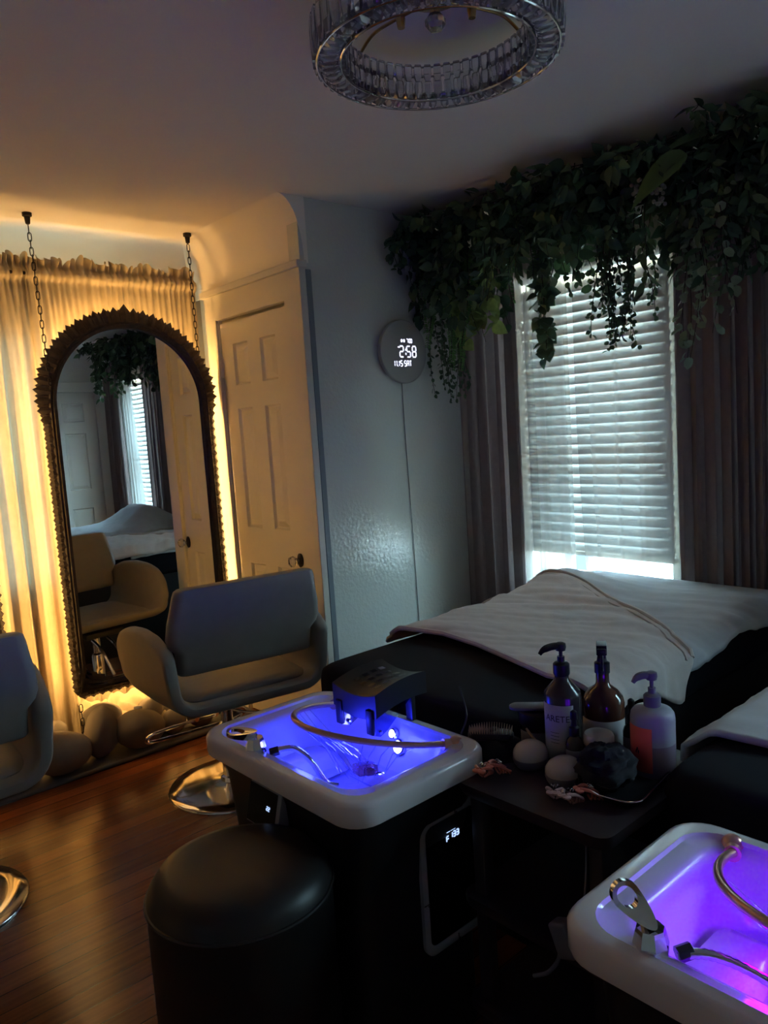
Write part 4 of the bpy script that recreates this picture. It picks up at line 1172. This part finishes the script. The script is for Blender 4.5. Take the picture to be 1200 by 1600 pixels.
# ferns at the left end
S = [((2.80, 2.66, 2.32), (-.06, .0, .06), .50), ((2.78, 2.56, 2.34), (-.08, -.03, .06), .60), ((2.84, 2.68, 2.3), (-.08, .02, .08), .40), ((2.82, 2.62, 2.30), (-.02, -.03, .04), .60), ((2.78, 2.58, 2.28), (-.0, .0, .04), .46)]
plant('green fern drooping at the left end of the greenery, near the clock', 'fern', M['fern'], S, 201, gap=.010, ln=.062, wd=.006, name='fern')
S = [((2.80, 2.46, 2.25), (-.06, .04, .03), .50), ((2.82, 2.52, 2.22), (-.04, .02, .03), .52), ((2.78, 2.44, 2.25), (-.07, -.02, .05), .44)]
plant('fern hanging over the left drape below the pale variegated leaves', 'fern', M['fern'], S, 202, gap=.010, ln=.055, wd=.006, name='fern')
S = [((2.74, 2.22, 2.42), (-.08, .05, .06), .26), ((2.76, 2.00, 2.42), (-.07, .06, .06), .22), ((2.80, 2.10, 2.36), (-.05, .0, .05), .32), ((2.84, 2.18, 2.30), (-.03, .03, .03), .33)]
plant('small fern in front of the top left corner of the bright blind', 'fern', M['leafmid'], S, 203, gap=.011, ln=.050, wd=.006, name='fern')
# variegated large leaves
S = [((2.80, 2.42, 2.15), (-.05, -.02, .02), .30), ((2.82, 2.36, 2.18), (-.04, -.03, .02), .28), ((2.82, 2.48, 2.10), (-.04, .02, .02), .28), ((2.84, 2.38, 2.20), (-.02, .02, .02), .38)]
plant('variegated lime green leaves beside the top of the left drape', 'heart', M['leaflime'], S, 211, gap=.030, ln=.072, wd=.034, name='variegated_plant')
S = [((2.76, 2.62, 2.42), (-.10, .16, .03), .22), ((2.74, 2.66, 2.40), (-.20, .06, .02), .22), ((2.72, 2.66, 2.34), (-.16, .06, .05), .16)]
plant('loose sprig reaching out left of the greenery over the clock wall', 'round', M['leafdark'], S, 212, gap=.024, ln=.040, wd=.014, name='leafy_sprig')
# trailing pothos before the blind
S = [((2.84, 2.06, 2.22), (-.01, .01, .0), .50), ((2.84, 2.09, 2.20), (-.02, -.01, .0), .44), ((2.86, 2.03, 2.22), (.0, .02, .0), .40), ((2.84, 2.07, 2.20), (-.01, .01, 0), .50)]
plant('trailing pothos with broad dark leaves hanging before the middle of the blind', 'heart', M['leafdark'], S, 221, gap=.026, ln=.060, wd=.030, name='trailing_pothos')
S = [((2.84, 1.96, 2.22), (-.02, -.06, .0), .22), ((2.84, 1.90, 2.22), (-.02, -.05, .0), .26), ((2.84, 1.99, 2.22), (-.02, -.04, .0), .26)]
plant('short sprig of oval leaves hanging just right of the pothos', 'round', M['leafmid'], S, 222, gap=.022, ln=.042, wd=.015, name='leafy_sprig')
# fine bead-like vine in front of right part of blind
S = bunch(1.60, 1.80, 20, .25, .52, zr_=(2.18, 2.26), xr=(2.80, 2.92), spread=.04)
plant('fine small-leaved vine hanging in a dense curtain before the right side of the blind', 'round', M['leafdark'], S, 223, gap=.011, ln=.022, wd=.009, name='small_leaf_vine')
S = bunch(1.36, 1.52, 6, .40, .62, zr_=(2.20, 2.30), xr=(2.80, 2.92), spread=.05)
plant('variegated vine trailing over the top of the right drape', 'round', M['leafpale'], S, 224, gap=.026, ln=.040, wd=.014, name='variegated_vine')
S = bunch(1.10, 1.40, 6, .25, .50, zr_=(2.20, 2.36), xr=(2.72, 2.86), spread=.08)
plant('grey green sprigs in the greenery near the right picture edge', 'round', M['leafpale'], S, 225, gap=.034, ln=.042, wd=.016, name='variegated_vine')
S = bunch(2.62, 2.74, 9, .52, .72, zr_=(2.26, 2.34), xr=(2.78, 2.92), spread=.03)
plant('fine vine trailing lowest of all in the corner right of the clock', 'round', M['leafdark'], S, 226, gap=.013, ln=.024, wd=.009, name='small_leaf_vine')
# big arrow-shaped leaves
def big_leaves(label, specs, seed, m, name='broad_leaf_plant'):
    rnd = random.Random(seed); p0 = Vector(specs[0][0]); t = thing(name, label, 'hanging plant', p0)
    fb, sb = MB(), MB()
    for p, d, n, ln, wd in specs:
        q = Vector(p)-p0; leaf(fb, q, Vector(d), Vector(n), ln, wd, 'heart', rnd); sb.tube([q+Vector((.10, .02, .04)), q+Vector((.04, 0, .02)), q], .003, 5)
    fb.build('foliage', m, t, angle=180); sb.build('stems', M['pot'], t); return t
big_leaves('broad arrow-shaped leaves jutting out of the greenery left of the blind', [((2.70, 2.50, 2.24), (-.2, .5, -.6), (-.8, -.3, .3), .16, .05), ((2.68, 2.44, 2.36), (-.2, .6, .4), (-.8, -.3, .3), .13, .035), ((2.70, 2.54, 2.16), (0, .2, -1), (-.8, .4, 0), .15, .018)], 5, M['leafpale'])
big_leaves('two large pale leaves near the ceiling at the right of the greenery', [((2.62, 1.30, 2.30), (-.2, .6, -.25), (-.8, -.2, .6), .24, .065), ((2.66, 1.26, 2.36), (-.1, .7, .05), (-.7, -.1, .7), .20, .03)], 6, M['leafmid'])
# berry clusters
def berries(label, c, seed):
    rnd = random.Random(seed); b = MB(); c = Vector(c); t = thing('berry_cluster', label, 'berries', c)
    for i in range(24): b.ball((rnd.gauss(0, .011), rnd.gauss(0, .012), rnd.uniform(-.04, .04)), .0075, 8, 6)
    b.build('fruit', M['berry'], t); s = MB(); s.tube([(0, 0, -.04), (.02, 0, .05), (.06, .01, .10)], .002, 5); s.build('stem', M['pot'], t)
berries('bunch of pale berries in the greenery, the larger left one', (2.68, 1.52, 2.25), 1)
berries('bunch of pale berries in the greenery, the dimmer lower right one', (2.68, 1.44, 2.22), 2)

# ================================================================== CART AND ITS THINGS
CZ = .648
ct = thing('utility_cart', 'dark utility cart crowded with bottles between the two basins', 'cart', (1.42, .975, 0))
for z in (CZ-.018, .36, .10):
    b = MB(); b.loft([rrect(.225, .19, .03, z-.012), rrect(.23, .195, .03, z), rrect(.23, .195, .03, z+.016), rrect(.222, .187, .03, z+.018)]) ; b.build('shelf', M['cartwood'], ct, angle=50)
for sx in (-.19, .19):
    for sy in (-.155, .155):
        b = MB(); b.box((sx-.016, sy-.016, .03), (sx+.016, sy+.016, CZ-.03)); b.build('post', M['cartwood'], ct, bevel=.003)
        b = MB(); b.lathe([(.012, 0), (.016, .004), (.016, .026), (.012, .03)], 12, (sx, sy, 0)); b.build('castor', M['black'], ct)
def lathe_obj(parent, name, m, prof, n=32, c=(0, 0, 0), sx=1, sy=1, angle=40):
    b = MB(); b.lathe(prof, n, c, sx=sx, sy=sy); return b.build(name, m, parent, angle=angle)
def pump(parent, m, z, r, tall, nozzle_dir, nl=.045):
    lathe_obj(parent, 'pump_collar', m, [(r*.92, z), (r, z+.004), (r, z+.026), (r*.8, z+.03), (r*.45, z+.032), (r*.45, z+.044)], 24)
    b = MB(); b.lathe([(.0045, z+.04), (.0045, z+tall)], 10)
    b.lathe([(.011, z+tall-.008), (.013, z+tall), (.012, z+tall+.008), (.006, z+tall+.011)], 16)
    d = Vector((cos(nozzle_dir), sin(nozzle_dir), 0))
    b.tube(smooth_path([Vector((0, 0, z+tall+.002)), d*.02+Vector((0, 0, z+tall+.003)), d*nl*.8+Vector((0, 0, z+tall-.002)), d*nl+Vector((0, 0, z+tall-.012))], 4), [.0085]*8+[.0075, .0065, .0055, .005, .0045], 8)
    b.build('pump_head', m, parent)
def curved_label(parent, m, r, z0, z1, a0, a1, name='label', corner=0):
    b = MB(); b.grid(lambda u, v: (r*cos(a0+(a1-a0)*u), r*sin(a0+(a1-a0)*u), z0+(z1-z0)*v), 16, 2); return b.build(name, m, parent, solid=.0006)
TOCAM = lambda x, y: atan2(-y, -x)
# tall dark bottle with pale label
x, y = 1.425, 1.035; a = TOCAM(x, y)
bt = thing('pump_bottle', 'tall smoky dark pump bottle with pale printed label on the cart', 'bottle', (x, y, CZ))
lathe_obj(bt, 'body', M['bottledark'], [(.040, 0), (.0425, .004), (.0425, .165), (.041, .172), (.020, .196), (.016, .202), (.016, .212)])
pump(bt, M['black'], .210, .019, .066, a-1.15, .052)
curved_label(bt, M['label'], .0432, .02, .150, a-1.35, a+.55)
def wrap_text(txt, size, r, z, a, parent, m, name='printing'):
    cu = bpy.data.curves.new('txt', 'FONT'); cu.body = txt; cu.size = size; cu.align_x = 'CENTER'; cu.resolution_u = 2; cu.extrude = .0002
    ob = bpy.data.objects.new('txt', cu); COL.objects.link(ob); dg = bpy.context.evaluated_depsgraph_get()
    me = bpy.data.meshes.new_from_object(ob.evaluated_get(dg)); bpy.data.objects.remove(ob)
    for v in me.vertices:
        u, vv, w = v.co; an = a+u/r; v.co = ((r+w)*cos(an), (r+w)*sin(an), z+vv)
    me.materials.clear(); me.materials.append(m)
    o = bpy.data.objects.new(name, me); COL.objects.link(o); o.parent = parent; return o
wrap_text('ARETE', .021, .0440, .112, a-.35, bt, M['ink'])
b = MB()
for k in range(4): b.grid(lambda u, v, k=k: (.0438*cos(a-.75+.5*u), .0438*sin(a-.75+.5*u), .085-.008*k+.0012*v), 6, 1)
b.build('printing', M['ink'], bt)
# amber spray bottle
x, y = 1.545, 1.005; a = TOCAM(x, y)
bt = thing('spray_bottle', 'large amber trigger bottle with grey label, behind the other bottles', 'bottle', (x, y, CZ))
lathe_obj(bt, 'body', M['amber'], [(.046, 0), (.049, .004), (.049, .118), (.046, .132), (.034, .148), (.018, .160), (.0155, .168), (.0155, .196)])
curved_label(bt, M['label'], .0497, .015, .085, a-1.3, a+1.3)
lathe_obj(bt, 'collar', M['black'], [(.018, .19), (.018, .214), (.012, .218), (.010, .232)], 20)
d = Vector((cos(a), sin(a), 0)); b = MB()
def tg(s, z, w=0): return d*s+Vector((-d.y, d.x, 0))*w+Vector((0, 0, z))
for (s0, s1, z0, z1, w) in ((-.018, .026, .238, .262, .012), (.026, .036, .244, .256, .010), (-.012, .012, .226, .240, .009)):
    vs = [tg(s, z, q) for z in (z0, z1) for s, q in ((s0, -w), (s1, -w), (s1, w), (s0, w))]; b.add(vs, [(0, 3, 2, 1), (4, 5, 6, 7), (0, 1, 5, 4), (1, 2, 6, 5), (2, 3, 7, 6), (3, 0, 4, 7)])
b.tube(smooth_path([tg(.018, .240), tg(.026, .228), tg(.022, .212), tg(.028, .200)], 4), .0045, 7); b.build('trigger_head', M['black'], bt, bevel=.002)
# frosted bottle with coral label
x, y = 1.505, .855; a = TOCAM(x, y)
bt = thing('pump_bottle', 'frosted pump bottle with coral label, half full, right end of the cart', 'bottle', (x, y, CZ))
lathe_obj(bt, 'body', M['frost'], [(.0478, .076), (.0478, .128), (.046, .140), (.040, .148), (.022, .153), (.018, .155)])
lathe_obj(bt, 'filled_body', M['liquid'], [(.044, 0), (.0478, .006), (.0478, .076)])
pump(bt, M['greyplastic'], .152, .0185, .070, a-1.2, .042)
curved_label(bt, M['pinklabel'], .0484, .018, .118, a-1.45, a-.05)
b = MB(); al = a-.75
for k in range(3): b.ball((.0492*cos(al+.06*(k-1)), .0492*sin(al+.06*(k-1)), .062+.006*(k % 2)), (.0016, .0016, .0045), 8, 6)
b.build('printed_mark', M['ink'], bt); wrap_text('SCALP', .010, .0490, .098, a-.75, bt, M['ink']) if False else None
# small dropper bottles
for (x, y, lab) in ((1.395, .985, 'small dark pump bottle in front of the tall smoky bottle'), (1.535, .925, 'small dark bottle between the amber bottle and the frosted bottle')):
    bt = thing('small_bottle', lab, 'bottle', (x, y, CZ)); lathe_obj(bt, 'body', M['bottledark'], [(.019, 0), (.0205, .003), (.0205, .068), (.017, .078), (.009, .086), (.009, .09)], 24)
    lathe_obj(bt, 'cap', M['black'], [(.0115, .088), (.0115, .106), (.007, .110), (.006, .122), (.0085, .126), (.0075, .142), (.003, .146)], 18)
    curved_label(bt, M['greyplastic'], .0210, .008, .058, TOCAM(x, y)-1.2, TOCAM(x, y)+1.2)
# white jar with lid
x, y = 1.43, .945; bt = thing('jar', 'small white lidded jar with dark plant print, beside the frosted bottle', 'jar', (x, y, CZ)); lathe_obj(bt, 'body', M['whitejar'], [(.027, 0), (.029, .003), (.029, .060), (.027, .066)])
lathe_obj(bt, 'lid', M['whitejar'], [(.031, .064), (.0335, .068), (.0335, .086), (.031, .092), (.027, .094), (.002, .095)]); a = TOCAM(x, y)
b = MB(); rnd = random.Random(3)
for k in range(5):
    an = a-.35+.12*k; zc = .03+.006*(k % 2)
    b.add([(.0293*cos(an), .0293*sin(an), zc-.010), (.0293*cos(an+.10), .0293*sin(an+.10), zc), (.0293*cos(an+.04), .0293*sin(an+.04), zc+.012), (.0293*cos(an-.05), .0293*sin(an-.05), zc+.002)], [(0, 1, 2, 3)])
b.build('printed_leaf', M['ink'], bt)
# black jar with label, a wooden spatula on it, and a paddle comb on top
x, y = 1.455, 1.135; bt = thing('jar', 'wide black jar with pale label and dark lid, left of the tall smoky bottle', 'jar', (x, y, CZ))
lathe_obj(bt, 'body', M['bottledark'], [(.036, 0), (.041, .004), (.042, .05), (.042, .062)]); curved_label(bt, M['greyplastic'], .0428, .014, .050, TOCAM(x, y)-1.2, TOCAM(x, y)+1.2)
lathe_obj(bt, 'lid', M['black'], [(.042, .062), (.0435, .066), (.0435, .092), (.040, .096), (.002, .097)])
b = MB(); b.loft([rrect(.020*k, .052*j, .018, z) for k, j, z in ((.8, .9, 0), (1, 1, .003), (1, 1, .008), (.8, .92, .011))]); tag(b.build('hair_brush', M['greyplastic'], loc=(1.44, 1.140, CZ+.099), rot=(0, 0, radians(40))), 'grey oval brush lying flat on top of the wide black jar', 'brush')
b = MB(); b.loft([rrect(.0075, .030, .006, 0), rrect(.0075, .030, .006, .003)]); tag(b.build('spatula', M['wood'], loc=(1.40, 1.105, CZ+.045), rot=(radians(55), 0, radians(40))), 'small pale wooden spatula leaning against the wide black jar', 'spatula')
# two glossy domes (massage brush heads)
for (x, y, lab, rz) in ((1.362, 1.085, 'glossy taupe dome scalp brush, the one nearer the blue basin', 10), (1.340, .975, 'glossy taupe dome scalp brush beside the dark metal tray', -15)):
    bt = thing('scalp_brush', lab, 'brush', (x, y, CZ), radians(rz))
    lathe_obj(bt, 'dome', M['dome'], [(.044, .022), (.0455, .027), (.043, .038), (.035, .048), (.022, .0545), (.002, .057)], 36, sx=1.0, sy=.9, angle=60)
    lathe_obj(bt, 'rim', M['greyplastic'], [(.036, 0), (.042, .008), (.0452, .018), (.045, .023)], 36, sx=1.0, sy=.9, angle=60)
# tray with a black towel heap
bt = thing('tray', 'dark tray with a shiny metal rim on the cart', 'tray', (1.40, .870, CZ), radians(8))
b = MB(); b.loft([rrect(.085, .06, .03, .002), rrect(.10, .075, .035, .02), rrect(.102, .077, .036, .021), rrect(.098, .073, .034, .021), rrect(.082, .058, .03, .006)]); b.build('pan', M['black'], bt)
b = MB(); b.tube([(p[0], p[1], .0225) for p in rrect(.101, .076, .036, 0)], .0018, 6, closed=True); b.build('rim', M['chrome'], bt)
b = MB(); b.ball((0, 0, 0), (.066, .058, .044), 40, 26, None, lambda v: 1+.28*nz(v.x*2.2, v.y*2.2, v.z*2.2+3)+.12*nz(v.x*6, v.y*6, v.z*6)); tag(b.build('towel', M['cloth'], loc=(1.375, .895, CZ+.05)), 'crumpled black cloth heaped on the metal rimmed tray', 'cloth')
# black round brush holder with bristle brush near the basin
bt = thing('hair_brush', 'dark brush with pale upright bristles between the basin and the domes', 'brush', (1.345, 1.19, .690), radians(38))
b = MB(); b.loft([rrect(.022*k, .055*k, .02, z) for k, z in ((.8, 0), (1, .004), (1, .012), (.9, .016))]); b.build('pad', M['black'], bt)
b = MB()
for i in range(18):
    for j in range(5): b.tube([(-.014+.007*j, -.047+.0055*i, .014), (-.016+.008*j, -.052+.0061*i, .034-.00012*(i-8.5)**2)], .0011, 4)
q = b.build('bristles', M['bristle'], bt); q['kind'] = 'stuff'
b = MB(); b.ball((0, 0, 0), (.085, .075, .10), 28, 18, None, lambda v: 1+.18*nz(v.x*1.7+4, v.y*1.7, v.z*1.7)); tag(b.build('towel', M['cloth'], loc=(1.365, 1.185, .60)), 'black towel bundled between the blue basin and the cart', 'towel')
b = MB(); b.tube(smooth_path([(1.30, 1.245, .70), (1.318, 1.24, .745), (1.345, 1.285, .80)], 5), [.0028]*6+[.002]*5, 6); tag(b.build('comb_handle', M['black']), 'thin black rat-tail comb sticking up beside the basin', 'comb')
# claw clips
def clip(label, x, y, z, rz, m):
    t = thing('claw_clip', label, 'hair clip', (x, y, z), radians(rz))
    for sg in (-1, 1):
        b = MB()
        b.tube(smooth_path([(-.028, sg*.004, .022), (-.012, sg*.014, .020), (.006, sg*.017, .008), (.020, sg*.010, -.002)], 5), [.0040]*8+[.0032]*8, 7)
        for k in range(4): b.tube(smooth_path([(-.008+.008*k, sg*.015, .016-.005*k), (-.006+.008*k, sg*.012, .003-.003*k), (-.004+.008*k, sg*.002, -.006)], 3), .0022, 5)
        b.lathe([(.006, 0), (.009, .002), (.009, .005), (.005, .007)], 12, (-.030, sg*.006, .016)); b.build('jaw', m, t)
    b = MB(); b.tube([(-.004+.004*cos(k*.9), -.008+.0009*k, .022+.004*sin(k*.9)) for k in range(18)], .001, 5); b.build('spring', M['chrome'], t)
clip('coral claw clip clamped on the cart edge beside the blue basin', 1.235, 1.118, CZ+.014, 20, M['clipcoral'])
clip('coral claw clip clamped on the cart edge, inner one by the dome brush', 1.270, 1.100, CZ+.014, -20, M['clipcoral'])
clip('pale pink claw clip on the cart edge under the second dome', 1.262, .945, CZ+.010, 30, M['clippale'])
clip('rosy claw clip right of the pale pink one on the cart edge', 1.268, .905, CZ+.010, 0, M['clippale'])
clip('red claw clip at the right end of the row under the tray', 1.30, .880, CZ+.014, -30, M['clipcoral'])
# things on the lower shelves: charger with cord
bt = thing('charger', 'grey charger plug dangling by its cord beside the cart post', 'charger', (1.17, .865, .42))
b = MB(); b.box((-.018, -.022, -.035), (.018, .022, .035), Matrix.Rotation(radians(-22), 3, 'X'), (0, 0, 0)); b.build('plug', M['greyplastic'], bt, bevel=.006, seg=3)
b = MB(); b.tube(smooth_path([(0, .014, -.032), (0, .025, -.065), (0, .05, -.10), (0, .085, -.125)], 6), .0045, 8); b.build('cord', M['greyplastic'], bt)
b = MB(); b.tube(smooth_path([(0, -.012, .034), (.02, -.03, .08), (.05, -.02, .16), (.08, .0, .20)], 6), .002, 6); b.build('lead', M['greyplastic'], bt)
